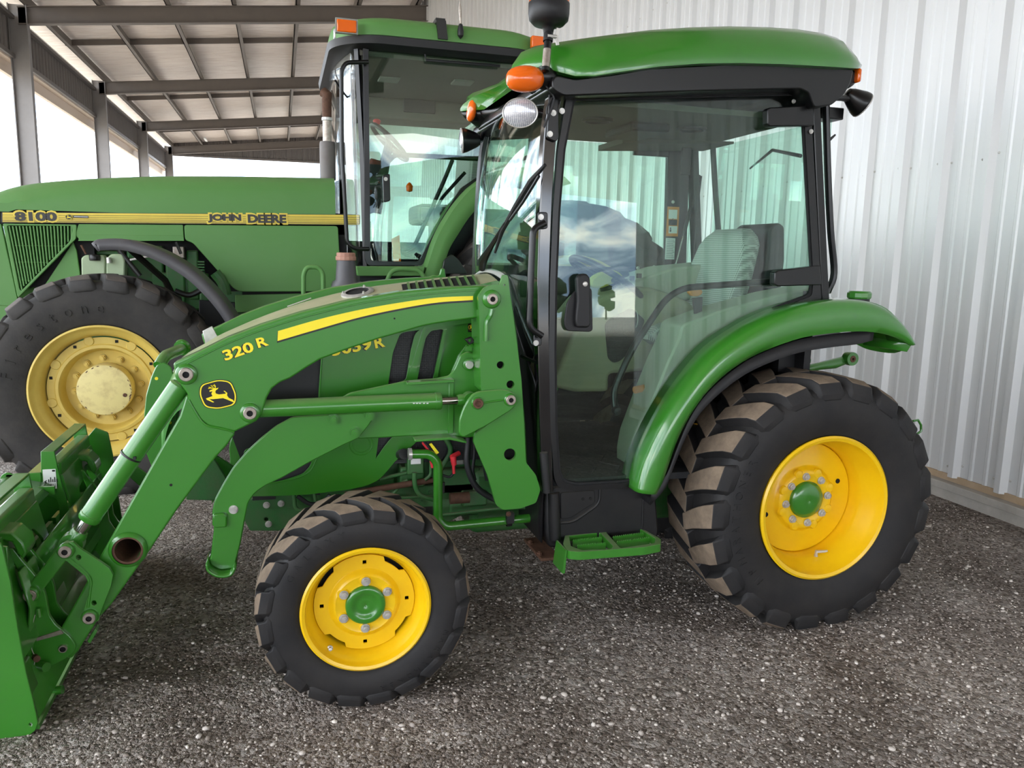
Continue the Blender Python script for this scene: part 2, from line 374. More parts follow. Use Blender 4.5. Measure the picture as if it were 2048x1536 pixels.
for (a, b, c, d, mi) in ((-BIG, -6.3, -BIG, BIG, 1), (-6.3, X0, -BIG, BIG, 0), (X1, BIG, -31, BIG, 0), (X0, X1, -31, Y0, 0), (X0, X1, Y1, 50, 0), (X0, X1, 50, BIG, 1), (X0, BIG, -BIG, -31, 1)):
    mb.add([(a, c, 0), (b, c, 0), (b, d, 0), (a, d, 0)], [(0, 1, 2, 3)], mi)
M['yard'] = mat('pale_bounce_gravel', 'c9c0b2', .9, var='b3a998', vs=2, vamt=.8)  # unseen outer ground, coloured pale to bounce light up to the ceiling
obj('floor', mb, ['gravel', 'yard'], kind='structure', smooth=60)
# loose stones lying on the gravel (nobody could count them)
def stone_mat():
    m, nt, b = nmat('loose_stone'); L = nt.links.new
    v = N(nt, 'ShaderNodeTexWhiteNoise'); v.noise_dimensions = '1D'
    g = N(nt, 'ShaderNodeNewGeometry'); L(g.outputs['Random Per Island'], v.inputs['W'])
    r = N(nt, 'ShaderNodeValToRGB'); e = r.color_ramp.elements; e[0].color = srgb('857a71'); e[1].color = srgb('efe7de')
    for p, c in ((.4, 'a89d94'), (.75, 'c0b6ad'), (.93, 'd6ccc3')): k = e.new(p); k.color = srgb(c)
    L(v.outputs['Value'], r.inputs[0]); L(r.outputs[0], b.inputs['Base Color']); b.inputs['Roughness'].default_value = .8
    return m
M['stone'] = stone_mat()
ico_v = []; ico_f = []
def ico():
    t = (1+5**.5)/2
    v = [(-1, t, 0), (1, t, 0), (-1, -t, 0), (1, -t, 0), (0, -1, t), (0, 1, t), (0, -1, -t), (0, 1, -t), (t, 0, -1), (t, 0, 1), (-t, 0, -1), (-t, 0, 1)]
    f = [(0, 11, 5), (0, 5, 1), (0, 1, 7), (0, 7, 10), (0, 10, 11), (1, 5, 9), (5, 11, 4), (11, 10, 2), (10, 7, 6), (7, 1, 8), (3, 9, 4), (3, 4, 2), (3, 2, 6), (3, 6, 8), (3, 8, 9), (4, 9, 5), (2, 4, 11), (6, 2, 10), (8, 6, 7), (9, 8, 1)]
    return [Vector(p).normalized() for p in v], f
IV, IF = ico(); rs = random.Random(3)
V = []; Fc = []
for k in range(24000):
    t = rs.random(); y = .75+3.0*(t**1.15); x = rs.uniform(-.62-.25*y, .62*1.1+.95*y)
    if x > 3.8: continue
    s_ = rs.uniform(.002, .0048) if rs.random() < .93 else rs.uniform(.005, .010)
    z = gz(x, y); a = rs.uniform(0, 6.28); ca, sa = math.cos(a), math.sin(a); sx_, sy_, sz_ = s_*rs.uniform(.8, 1.5), s_*rs.uniform(.7, 1.1), s_*rs.uniform(.5, .9)
    o = len(V)
    for p in IV:
        j = rs.uniform(.82, 1.18); X, Y = p.x*sx_*j, p.y*sy_*j
        V.append((x+X*ca-Y*sa, y+X*sa+Y*ca, z+sz_*.35+p.z*sz_*j))
    Fc += [(a_+o, b_+o, c_+o) for a_, b_, c_ in IF]
me = bpy.data.meshes.new('loose_gravel'); me.from_pydata(V, [], Fc); me.materials.append(M['stone']); me.polygons.foreach_set('use_smooth', [True]*len(me.polygons))
o = bpy.data.objects.new('loose_gravel', me); COL.objects.link(o); o['kind'] = 'stuff'; o['label'] = 'loose grey and brown pebbles scattered over the gravel yard in the foreground'; o['category'] = 'gravel'
# ================================================================ corrugated wall on the right (a tall building side)
def panel_mat(name, c1, c2, rough=.38):
    m, nt, b = nmat(name); L = nt.links.new
    n = N(nt, 'ShaderNodeTexNoise', Scale=1, Detail=5); L(objcoord(nt, (1, 9, .6)), n.inputs['Vector'])
    x = N(nt, 'ShaderNodeMixRGB'); x.inputs[1].default_value = srgb(c1); x.inputs[2].default_value = srgb(c2); L(n.outputs['Fac'], x.inputs[0])
    L(x.outputs[0], b.inputs['Base Color']); b.inputs['Roughness'].default_value = rough; b.inputs['Metallic'].default_value = .25
    return m
M['panel'] = panel_mat('ribbed_steel_panel', 'dedddb', 'd3d3d2')
M['panel_in'] = panel_mat('liner_panel', '6f6a66', '7a7470', .5)
WX = 3.90; WH = 8.2; YA, YB = -3.1, 50.0
def rib_profile(y0, y1, x, pitch=.3265, sgn=-1):
    """R-panel: one tall trapezoid rib per pitch and two low ribs between"""
    out = []; k0 = math.floor(y0/pitch); k1 = math.ceil(y1/pitch)
    for k in range(k0, k1):
        b = k*pitch+.105
        for dy, h in ((-.040, 0), (-.018, .036), (.018, .036), (.040, 0), (.095, 0), (.104, .007), (.122, .007), (.131, 0), (.195, 0), (.204, .007), (.222, .007), (.231, 0)):
            y = b+dy
            if y0 <= y <= y1: out.append((x+sgn*h, y))
    return [(x, y0)]+out+[(x, y1)]
prof = rib_profile(YA, YB, WX)
mb = MB(); mb.grid([[Vector((a, b, .135)) for a, b in prof], [Vector((a, b, WH)) for a, b in prof]])
mb.add([(WX+.10, YA, 0), (WX+.10, YB, 0), (WX+.10, YB, WH), (WX+.10, YA, WH)], [(0, 1, 2, 3)])
mb.add([(WX, YA, .1), (WX+9, YA, .1), (WX+9, YA, WH), (WX, YA, WH)], [(0, 1, 2, 3)])
obj('wall_right', mb, 'panel', kind='structure', smooth=0)
M['concrete'] = mat('concrete', 'b9b3aa', .85, var='9c968c', vs=8, vamt=.9, bump=.5, bs=60)
M['wood'] = mat('sill_board', 'b49c80', .7, var='9d8568', vs=10, vamt=.8)
mb = MB().box((WX-.055, YA, -.1), (WX+.2, YB, .085)); obj('trim_1', mb, 'concrete', kind='structure', bev=.006, smooth=0)
mb = MB().box((WX-.070, YA, .060), (WX+.1, YB, .105)); obj('trim_2', mb, 'concrete', kind='structure', bev=.004, smooth=0)
mb = MB().box((WX-.012, YA, .105), (WX+.08, YB, .145)); obj('trim_3', mb, 'wood', kind='structure', smooth=0)
# screws in rows on the wall
mb = MB()
for zz, off in ((.205, .0), (2.02, .0), (4.03, .0)):
    for k in range(-12, 34):
        for dy in (.055, .275):
            y = k*.3265+.105+dy
            if YA+.2 < y < 11: mb.lathe([(.008, 0), (.008, .002), (.0045, .003), (.0045, .007), (1e-4, .008)], (WX, y, zz+rs.uniform(-.02, .02)), seg=8, fr=frame((-1, 0, 0)))
obj('trim_4', mb, 'steel', kind='structure')
# ================================================================ open shed: columns, rafters, purlins, roof lining, eave band
M['steelcol'] = mat('grey_primer_steel', '8b8785', .6, var='7f7b79', vs=3, vamt=.6)
M['steelbeam'] = mat('brown_grey_primer', '6d655e', .65, var='756c64', vs=3, vamt=.6)
def lining():
    m, nt, b = nmat('roof_insulation'); L = nt.links.new; tc = objcoord(nt, (.55, 5.5, 1))
    n = N(nt, 'ShaderNodeTexNoise', Scale=2.2, Detail=6, Distortion=.6); L(tc, n.inputs['Vector'])
    r = N(nt, 'ShaderNodeValToRGB'); e = r.color_ramp.elements; e[0].position = .3; e[0].color = srgb('dccbbd'); e[1].position = .7; e[1].color = srgb('f2e6da'); L(n.outputs['Fac'], r.inputs[0])
    L(r.outputs[0], b.inputs['Base Color']); b.inputs['Roughness'].default_value = .4
    bp = N(nt, 'ShaderNodeBump', Strength=1, Distance=.12); L(n.outputs['Fac'], bp.inputs['Height']); L(bp.outputs[0], b.inputs['Normal'])
    return m
M['lining'] = lining()
XL = -5.75; FY = [-38.9, -30.2, -21.5, -12.8, -4.1, 4.6, 13.3, 22.0, 30.65, 39.3, 48.0]
def rz(x): return 6.90+(x-XL)*.104     # underside of the rafters' top flange
mb = MB(); XO = XL-.75
YR = -39.0
mb.add([(XO, YR, rz(XO)+.32), (WX+4, YR, rz(WX+4)+.32), (WX+4, 50, rz(WX+4)+.32), (XO, 50, rz(XO)+.32)], [(0, 1, 2, 3)])
mb.add([(WX+4, YR, rz(WX+4)+.32), (WX+26, YR, rz(WX+4)-1.2), (WX+26, YA, rz(WX+4)-1.2), (WX+4, YA, rz(WX+4)+.32)], [(0, 1, 2, 3)])
mb.add([(XO, YR, rz(XO)+.40), (WX+4, YR, rz(WX+4)+.40), (WX+4, 50, rz(WX+4)+.40), (XO, 50, rz(XO)+.40)], [(0, 1, 2, 3)])
obj('ceiling', mb, 'lining', kind='structure', smooth=0)
def ibeam(mb, a, b, h, wf, t=.02):
    """rafter along X from a to b (points on the top flange centreline)"""
    y = a[1]
    for (z0, z1, hw) in ((-.0, -t, wf), (-h, -h+t, wf), (-h, 0, t/2)):
        mb.add([(a[0], y-hw, a[2]+z0), (b[0], y-hw, b[2]+z0), (b[0], y+hw, b[2]+z0), (a[0], y+hw, a[2]+z0), (a[0], y-hw, a[2]+z1), (b[0], y-hw, b[2]+z1), (b[0], y+hw, b[2]+z1), (a[0], y+hw, a[2]+z1)],
               [(0, 1, 2, 3), (7, 6, 5, 4), (0, 4, 5, 1), (1, 5, 6, 2), (2, 6, 7, 3), (3, 7, 4, 0)])
steel_props = dict(kind='structure')
for i, y in enumerate(FY):
    mb = MB(); ibeam(mb, (XL, y, rz(XL)), (WX+.05, y, rz(WX+.05)), .40, .09)
    obj('roof_beam', mb, 'steelbeam', smooth=0, **steel_props)
    mb = MB(); t = .02; top = rz(XL)+.05
    mb.box((XL-.20, y-.10, 0), (XL-.18, y+.10, top)); mb.box((XL+.18, y-.10, 0), (XL+.20, y+.10, top)); mb.box((XL-.19, y-t/2, 0), (XL+.19, y+t/2, top))
    obj('steel_column', mb, 'steelcol', smooth=0, **steel_props)
# purlins run along the shed, struts across between them
mb = MB()
xs_ = [-4.06+1.53*k for k in range(-1, 6)]
for k, x in enumerate(xs_):
    if x > WX-.2: continue
    z = rz(x)
    mb.box((x-.012, YR, z+.02), (x+.012, 49.5, z+.30)); mb.box((x-.012, YR, z+.02), (x+.10, 49.5, z+.04))
obj('roof_purlin', mb, 'steelbeam', smooth=0, **steel_props)
mb = MB()
for i in range(len(FY)-1):
    ya = FY[i]; yb = FY[i+1]
    for f in ((.36, .72) if i < 6 else (.5,)):
        y = ya+(yb-ya)*f; mb.add([(XL, y-.01, rz(XL)+.16), (WX, y-.01, rz(WX)+.16), (WX, y-.01, rz(WX)+.31), (XL, y-.01, rz(XL)+.31), (XL, y+.05, rz(XL)+.16), (WX, y+.05, rz(WX)+.16), (WX, y+.05, rz(WX)+.31), (XL, y+.05, rz(XL)+.31)], [(3, 2, 1, 0), (4, 5, 6, 7), (0, 1, 5, 4), (3, 7, 6, 2)])
obj('roof_strut', mb, 'steelbeam', smooth=0, **steel_props)
# eave band with ribs, and fascia below
mb = MB(); pr = rib_profile(YR, 49, XL-.22, .30, 1)
mb.grid([[Vector((a, b, 5.80)) for a, b in pr], [Vector((a, b, 6.66)) for a, b in pr]])
mb.box((XL-.20, YR, 6.62), (XL-.08, 49, 6.70)); mb.box((XL-.20, YR, 5.74), (XL-.12, 49, 5.84))
obj('wall_left', mb, 'panel_in', kind='structure', smooth=0)
M['fascia'] = mat('cream_fascia', 'd9c7b4', .6)
mb = MB().box((XL-.46, YR, 5.42), (XL-.36, 49, 5.76)).box((XL-.46, YR, 5.70), (XL-.2, 49, 5.76)); obj('trim_5', mb, 'fascia', kind='structure', smooth=0)
mb = MB().box((XL-.34, YR, rz(XL)+.0), (XL-.30, 49, rz(XL)+.035)); obj('trim_6', mb, 'white', kind='structure', smooth=0)
# far gable
pr = [(x, y) for y, x in rib_profile(XL, WX, 49.0, .30, -1)]
mb = MB(); zt = lambda x: rz(x)+.3
mb.grid([[Vector((a, b, 6.62)) for a, b in pr], [Vector((a, b, zt(a)+.1)) for a, b in pr]])
mb.box((XL, 48.9, 6.55), (WX, 49.1, 6.65))
obj('wall_back', mb, 'panel_in', kind='structure', smooth=0)
mb = MB()
for x in (XL+2.2, XL+8.0): mb.box((x-.05, 44, 6.95), (x+.05, 45.2, 7.02))
obj('ceiling_light_tube', mb, 'white', kind='structure', smooth=0)
# ---- row of trees far behind the camera, seen only as reflections in the cab glass
M['leaf'] = mat('dark_tree_foliage', '34422c', .9, var='4a5a38', vs=1.5, vamt=.9)
M['bark'] = mat('tree_bark', '4b4038', .9)
rt = random.Random(11); TW = ('slender', 'broad', 'tall pointed', 'low rounded', 'lopsided', 'narrow', 'bushy', 'stunted', 'leaning', 'dense')
for k in range(10):
    x, y, h = 26+k*8.2+rt.uniform(-2.5, 2.5), -115+rt.uniform(-6, 6), rt.uniform(5, 9.5)
    t = empty('tree', (x, y, 0), '%s dark tree in the distant row reflected low in the cab door glass' % TW[k], 'tree', 'trees in the distant row'); mb = MB()
    for j in range(9):
        c = Vector((x+rt.uniform(-.13, .13)*h, y+rt.uniform(-1, 1), h*rt.uniform(.3, .9))); r = h*rt.uniform(.14, .24)*(1.25-c.z/h*.7); o = len(mb.v)
        mb.add([c+p*r*rt.uniform(.8, 1.2) for p in IV], IF)
    obj('crown', mb, 'leaf', t, smooth=180); obj('trunk', MB().tube([(x, y, 0), (x, y, h*.5)], [h*.03, h*.015], 8), 'bark', t)
# ================================================================ wheels
TC = Vector((1.0, 3.12, 0))          # centre of the compact tractor on the ground
YC = 3.12
tractor = empty('compact_tractor', (1.05, YC, 0), 'smaller green tractor nearest the camera, with black framed cab and front loader arms', 'tractor')
def tyre_mb(c, R, W, rf, n, lh, near=-1, skew=1.0, lw=.56, ph=0, side_drop=.13, allm=0):
    """agricultural tyre: carcass + curved chevron lugs; near=-1 -> outer side faces -Y"""
    c = Vector(c); mb = MB(); Rc = R-lh
    half = [(rf*.95, .36), (rf*1.0, .40), (rf*1.02, .435), (rf+(Rc-rf)*.22, .475), (rf+(Rc-rf)*.50, .5), (rf+(Rc-rf)*.74, .49), (rf+(Rc-rf)*.90, .455), (Rc-.004, .40), (Rc, .30), (Rc+.003, .12), (Rc+.004, 0)]
    prof = [(r, -o*W) for r, o in half]+[(r, o*W) for r, o in reversed(half[:-1])]
    mb.lathe(prof, c, seg=96)
    # bead ring lines on the sidewall
    for rr in (rf+(Rc-rf)*.10,):
        pass
    st = [(-.035, 1, -.035), (.06, 1, .06), (.16, 1, .16), (.27, 1, .27), (.37, 1, .37), (.455, 1, .44), (.49, 0, .47), (.505, 0, .487)]
    for side in (-1, 1):
        for k in range(n):
            th0 = 2*PI*(k+(.5 if side > 0 else 0)+ph)/n
            rows = []; p = 2*PI/n
            for i, (yo, top, yb) in enumerate(st):
                q = max(0, yo)/.5
                dth = -skew*p*(.80*q**.75)
                hw = p*lw*(.42+.16*q)*(1 if i < 6 else (1.02 if i == 6 else .8))
                if i < 5: rt = R-.010*q*q*R/.5*.5; rb = Rc-.004
                elif i == 5: rt = R-.018*R/.5; rb = Rc-.015
                elif i == 6: rt = R-.018*R/.5-(R-rf)*.17; rb = rt-.006
                else: rt = R-(R-rf)*(.17+side_drop*1.5); rb = rt-.004
                yt = side*yo*W; yb_ = side*yb*W
                if i == 7: yt = side*(.492)*W; yb_ = side*.47*W
                a1, a2 = th0+dth+hw, th0+dth-hw; b1, b2 = th0+dth+hw*1.35, th0+dth-hw*1.35
                P = lambda a, r, y: c+Vector((math.cos(a)*r, y, math.sin(a)*r))
                rows.append([P(b1, rb, yb_), P(a1, rt, yt), P(a2, rt, yt), P(b2, rb, yb_)])
            o = len(mb.v)
            for r_ in rows: mb.v += r_
            for i in range(len(rows)-1):
                for j in range(3):
                    a = o+i*4+j; mb.f.append((a, a+1, a+5, a+4)); mb.m.append(1 if (j == 1 and i < 5) or allm else 0)
            mb.f.append((o, o+1, o+2, o+3)); mb.m.append(0); e_ = o+(len(rows)-1)*4; mb.f.append((e_+3, e_+2, e_+1, e_)); mb.m.append(0)
    return mb
def sidewall_y(c, R, W, rf, lh):
    Rc = R-lh; pr = [(rf*1.02, .435), (rf+(Rc-rf)*.22, .475), (rf+(Rc-rf)*.50, .5), (rf+(Rc-rf)*.74, .49), (rf+(Rc-rf)*.90, .455), (Rc, .40)]
    def f(r):
        for (r0, o0), (r1, o1) in zip(pr, pr[1:]):
            if r <= r1: t = max(0, (r-r0)/(r1-r0)); return c[1]-W*(o0+(o1-o0)*t)
        return c[1]-W*.4
    return f
# ---- rear wheel
RW = Vector((1.978, 2.615, .474)); RR, RWd, RRf = .510, .385, .281
def rear_wheel(parent, c):
    mb = tyre_mb(c, RR, RWd, RRf, 21, .036, skew=.72)
    t = obj('rear_tyre', mb, ['rubber', 'rubber_d'], parent, smooth=40, bev=.004, bseg=2)
    sw = sidewall_y(c, RR, RWd, RRf, .036)
    mb = MB(); arc_text(mb, 'MARATHONER', c, RRf+.105, math.radians(206), .042, sw, .003, -1, wid=1.0)
    obj('raised_lettering', mb, 'rubber', t)
    mb = MB(); arc_text(mb, 'HF', c, RRf+.085, math.radians(222), .045, sw, .003, -1, wid=1.0); obj('raised_lettering', mb, 'rubber', t)
    y0 = c.y-RWd*.44
    pr = [(RRf-.010, .012), (RRf+.002, .006), (RRf+.004, -.004), (RRf-.004, -.010), (RRf-.016, -.006), (RRf-.020, .010), (RRf-.024, .030), (RRf-.030, .040), (RRf-.034, .060), (RRf-.048, .080), (RRf-.052, .11), (RRf-.054, .30), (RRf-.03, .33), (RRf, .345)]
    r = obj('rear_rim', MB().lathe(pr, (c.x, y0, c.z), seg=96), 'yellow', parent, smooth=50)
    yd = c.y-.020                                                   # disc sits deep in the rim
    pr = [(RRf-.052, .006), (RRf-.056, -.002), (.20, -.004), (.140, -.012), (.130, -.016), (.124, -.028), (.112, -.036), (.100, -.036), (.088, -.032), (.076, -.030), (1e-4, -.030)]
    holes = MB().lathe(pr, (c.x, yd, c.z), seg=64)
    for k in range(8):                                              # embossed pads between the bolts
        a = PI/8*(2*k+1); p = Vector((c.x+math.cos(a)*.113, yd-.034, c.z+math.sin(a)*.113)); holes.lathe([(.021, .004), (.016, -.004), (1e-4, -.006)], p, seg=12)
    d = obj('wheel_disc', holes, 'yellow', r, smooth=50)
    mb = MB()
    for a in (200, 20): obj('disc_hole', MB().disc((c.x+math.cos(math.radians(a))*.172, yd-.0085, c.z+math.sin(math.radians(a))*.172), .010, (0, -1, 0), .002, 14), 'hole', r)
    for k in range(8):
        a = PI/8*(2*k)+.12; mb = MB(); hexhead(mb, (c.x+math.cos(a)*.096, yd-.036, c.z+math.sin(a)*.096), .0125, .012); obj('wheel_bolt', mb, 'steel', r, smooth=30)
    obj('hub_cap', MB().lathe([(.074, .0), (.074, -.010), (.069, -.017), (.052, -.024), (.025, -.027), (.004, -.028), (1e-4, -.026)], (c.x, yd-.028, c.z), seg=48), 'green', r, smooth=60)
    v0 = Vector((c.x+.045, y0+.085, c.z-RRf+.052)); obj('tyre_valve', MB().tube([v0, v0+Vector((0, 0, .02)), v0+Vector((.03, -.01, .022)), v0+Vector((.042, -.012, .024))], [.008, .008, .0055, .004], 10), 'steel', r)
rear_wheel(tractor, RW)
def far_wheel(name, c, R, W, rf, n, lh, dish):
    mb = tyre_mb(c, R, W, rf, n, lh, skew=1.15); t = obj(name, mb, ['rubber', 'rubber_d'], tractor, smooth=40)
    obj('rim', MB().lathe([(rf, -W*.44), (rf-.02, -W*.40), (rf-.05, -W*.2), (rf-.05, W*.4), (rf, W*.44)], c, seg=64).lathe([(rf-.05, 0), (.1, dish), (1e-4, dish)], c, seg=48), 'yellow', t, smooth=50)
far_wheel('rear_tyre', Vector((RW.x, 2*YC-RW.y, RW.z)), RR, RWd, RRf, 21, .036, .02)
# ---- front wheel
FW = Vector((.228, 2.405, .318)); FR, FWd, FRf = .332, .218, .197
def front_wheel(parent, c):
    mb = tyre_mb(c, FR, FWd, FRf, 20, .029, skew=1.15, ph=.3, lw=.60)
    t = obj('front_tyre', mb, ['rubber', 'rubber_d'], parent, smooth=40, bev=.0025, bseg=2)
    sw = sidewall_y(c, FR, FWd, FRf, .029)
    mb = MB(); arc_text(mb, 'GALAXY', c, FRf+.050, math.radians(151), .030, sw, .002, -1, wid=1.28)
    obj('raised_lettering', mb, 'rubber', t); mb = MB(); 
    arc_text(mb, 'MARATHONER', c, FRf+.060, math.radians(338), .024, sw, .002, -1, wid=1.2)
    obj('raised_lettering', mb, 'rubber', t)
    y0 = c.y-FWd*.44
    pr = [(FRf-.008, .010), (FRf+.002, .004), (FRf+.003, -.003), (FRf-.003, -.008), (FRf-.012, -.005), (FRf-.016, .008), (FRf-.019, .020), (FRf-.026, .026), (FRf-.030, .045), (FRf-.040, .060), (FRf-.044, .10), (FRf-.044, .16), (FRf-.02, .18), (FRf, .19)]
    r = obj('front_rim', MB().lathe(pr, (c.x, y0, c.z), seg=96), 'yellow', parent, smooth=50)
    yd = y0+.062
    out = []                                                        # disc with four notches in its edge
    for k in range(96):
        a = 2*PI*k/96; u = (math.degrees(a)-38) % 90; rr = .156 if u > 26 or u < 2 else .143; out.append((c.x+math.cos(a)*rr, c.z+math.sin(a)*rr))
    hl = [rc([(c.x+math.cos(a)*.132+dx, c.z+math.sin(a)*.132+dz) for dx, dz in ((-.006, -.006), (.006, -.006), (.006, .006), (-.006, .006))], .001, 1) for a in (0, PI/2, PI, 3*PI/2)]
    mb = MB().prism(out, yd-.006, yd, hl)
    for a in (0, PI/2, PI, 3*PI/2): mb.box((c.x+math.cos(a)*.15-.02, yd, c.z+math.sin(a)*.15-.02), (c.x+math.cos(a)*.15+.02, yd+.03, c.z+math.sin(a)*.15+.02)) if False else None
    mb.lathe([(.112, -.006), (.106, -.010), (.100, -.020), (.092, -.024), (.085, -.022), (.07, -.021), (1e-4, -.021)], (c.x, yd, c.z), seg=64)
    for k in range(6):
        a = PI/2+PI/3*k; p = Vector((c.x+math.cos(a)*.078, yd-.022, c.z+math.sin(a)*.078)); mb.lathe([(.022, .004), (.016, -.004), (1e-4, -.005)], p, seg=14)
    obj('wheel_disc', mb, 'yellow', r, smooth=40)
    obj('disc_backing', MB().disc((c.x, yd+.03, c.z), .154, (0, 1, 0), .004, 48), 'hole', r)
    for k in range(6):
        a = PI/2+PI/3*k-.02; mb = MB(); hexhead(mb, (c.x+math.cos(a)*.077, yd-.027, c.z+math.sin(a)*.077), .0115, .011); obj('wheel_bolt', mb, 'steel', r, smooth=30)
    obj('hub_cap', MB().lathe([(.062, .0), (.062, -.012), (.059, -.016), (.040, -.017), (.036, -.012), (.020, -.014), (.004, -.014), (1e-4, -.010)], (c.x, yd-.018, c.z), seg=48), 'green', r, smooth=60)
    v = py(660, 1296, y0+.03); obj('tyre_valve', MB().lathe([(.009, 0), (.009, .004), (.005, .006), (.005, .018), (1e-4, .019)], v, seg=12, fr=frame((0, -1, .2))), 'steel', r)
front_wheel(tractor, FW)
far_wheel('front_tyre', Vector((FW.x, 2*YC-FW.y, FW.z)), FR, FWd, FRf, 20, .024, .02)
# ================================================================ front loader (bolted to the tractor)
YA1, AT = 2.62, .07         # outer face of the near loader arm, its thickness
def mir(mb): return mb.mirror_y(YC)
def pin(parent, u, v, y, r, boss=1.55, t=.012, dark=False, socket=.48, name='pivot_pin', m='green'):
    """welded boss with a bright retaining washer and a recessed centre"""
    c = py(u, v, y); fr = frame((0, -1, 0))
    b = obj('pivot_boss', MB().lathe([(r*boss, -.002), (r*boss, t*.5), (r*boss*.92, t*.8), (r*1.1, t), (1e-4, t)], c, seg=32, fr=fr), m, parent, smooth=40)
    p = obj(name, MB().lathe([(r, t), (r, t+.004), (r*.9, t+.006), (r*socket, t+.006), (r*socket*.9, t+.0005), (1e-4, t+.0005)], c, seg=32, fr=fr, mis=[0, 0, 0, 1, 1]), ['rust' if dark else 'pin', 'hole' if not dark else 'rust'], parent, smooth=40)
    return b
arm_up = [(346, 727), (400, 702), (455, 675), (520, 650), (600, 625), (700, 600), (800, 583), (900, 574), (962, 571), (985, 572), (1004, 584), (1008, 600), (1000, 616), (985, 622), (962, 635), (900, 643), (868, 648), (844, 653), (803, 665), (760, 677), (700, 697), (640, 719), (612, 736), (597, 746), (580, 757), (560, 765), (544, 777), (534, 795), (528, 815), (523, 830), (512, 843), (469, 864), (440, 857), (416, 852), (401, 840), (387, 818), (377, 800), (374, 787), (362, 771), (350, 745)]
arm_lo = [(372, 790), (359, 832), (198, 1117), (160, 1190), (124, 1252), (112, 1290), (120, 1312), (142, 1318), (156, 1302), (198, 1236), (221, 1211), (292, 1112), (355, 1018), (432, 914), (452, 893), (470, 868), (440, 840), (400, 800)]
def make_arm(far=False):
    mb = MB().prism(xz(arm_up, YA1), YA1, YA1+AT)
    hole = circ(tuple((lambda p: (p.x, p.z))(py(256, 1100, YA1+.004))), .038, 20)
    mb.prism(xz(arm_lo, YA1+.004), YA1+.004, YA1+AT-.004, [hole])
    # rolled upper edge of the boom
    if far: mir(mb)
    return obj('loader_arm', mb, 'greend', tractor, bev=.006, bseg=3, smooth=30)
arm = make_arm(); arm_far = make_arm(True)
# weld bead between knee plate and lower boom
mb = MB(); mb.tube(smooth_pts([py(u, v, YA1) for u, v in ((377, 800), (387, 818), (401, 840), (416, 852), (440, 857), (469, 864))], 6), .0035, 6)
obj('weld_bead', mb, 'green', arm)
# yellow stripe with black shadow line
top = sm([(556, 662), (640, 638), (722, 619), (807, 604), (876, 595), (946, 592)], 6); bot = sm([(946, 600), (876, 605), (807, 616), (722, 634), (640, 657), (555, 682)], 6)
obj('decal_shadow', MB().prism(xz([(u-1, v+1) for u, v in top]+[(u-1, v+4) for u, v in bot], YA1), YA1-.0008, YA1+.001), 'kdecal', arm)
obj('yellow_stripe', MB().prism(xz(top+bot, YA1), YA1-.0014, YA1+.001), 'ydecal', arm)
def lettering(txt, p0, p1, h, y, parent, nm='lettering', front='ydecal', back='kdecal', bold=.012, sh=(-.0016, -.0022)):
    a, b = py(*p0, y), py(*p1, y)
    obj(nm+'_shadow', text_fit(txt, (a.x+sh[0], a.z+sh[1]), (b.x+sh[0], b.z+sh[1]), h*1.06, y, .001, bold*2.2), back, parent)
    return obj(nm, text_fit(txt, (a.x, a.z), (b.x, b.z), h, y-.0012, .001, bold), front, parent)
lettering('320', (451, 722), (510, 702), .034, YA1, arm, bold=.03)
lettering('R', (517, 696), (538, 690), .031, YA1, arm, bold=.03)
# emblem: rounded shield with a leaping deer
def emblem(c, k, y, parent, rot=0.0, mats=('kdecal', 'ydecal')):
    """c pixel centre, k metres per drawing unit"""
    o = py(*c, y)
    def w(pts, s=1.0): return [(o.x+(a-1067)*k*s, o.z-(b-888)*k*s) for a, b in pts]
    sh = rc([(862, 752), (1080, 690), (1232, 718), (1296, 900), (1275, 1030), (1065, 1080), (900, 1052), (838, 880)], 60, 5)
    obj('emblem_plate', MB().prism(w(sh, 1.03), y-.0012, y+.001), mats[0], parent, smooth=0)
    ring = MB().prism(w(sh, .985), y-.0020, y-.0010, [w(sh, .915)]); obj('emblem_border', ring, mats[1], parent, smooth=0)
    deer = [(920, 935), (1000, 906), (988, 872), (1002, 842), (966, 848), (968, 830), (1008, 816), (1024, 800), (1046, 806), (1078, 797), (1068, 814), (1044, 830), (1036, 852), (1044, 874), (1080, 886), (1150, 880), (1166, 872), (1136, 842), (1150, 840), (1182, 870), (1178, 902), (1198, 936), (1246, 962), (1272, 1004), (1232, 984), (1180, 958), (1128, 936), (1060, 942), (1000, 946), (956, 942), (1018, 984), (1004, 990), (930, 952)]
    obj('emblem_deer', MB().prism(w(deer), y-.0024, y-.0012), mats[1], parent, smooth=0)
    mb = MB()
    for s_ in ([(1018, 812), (985, 800), (952, 806)], [(996, 802), (972, 790), (958, 790)], [(1022, 806), (1002, 782), (986, 764)], [(1036, 806), (1042, 780), (1024, 750)], [(1040, 790), (1030, 774), (1008, 766)]):
        mb.tube([Vector((a, y-.0018, b)) for a, b in w(s_)], 5.5*k, 5)
    obj('emblem_antlers', mb, mats[1], parent)
emblem((436, 789), .000245, YA1, arm)
for u, v, r_ in ((342, 970, .0045), (789, 637, .003)): obj('arm_hole', MB().disc(py(u, v, YA1+(.004 if v > 900 else 0)), r_, (0, -1, 0), .0006, 14), 'hole', arm)
for u, v, r in ((373, 748, .0215), (500, 825, .0205), (983, 598, .0185)): pin(arm, u, v, YA1, r)
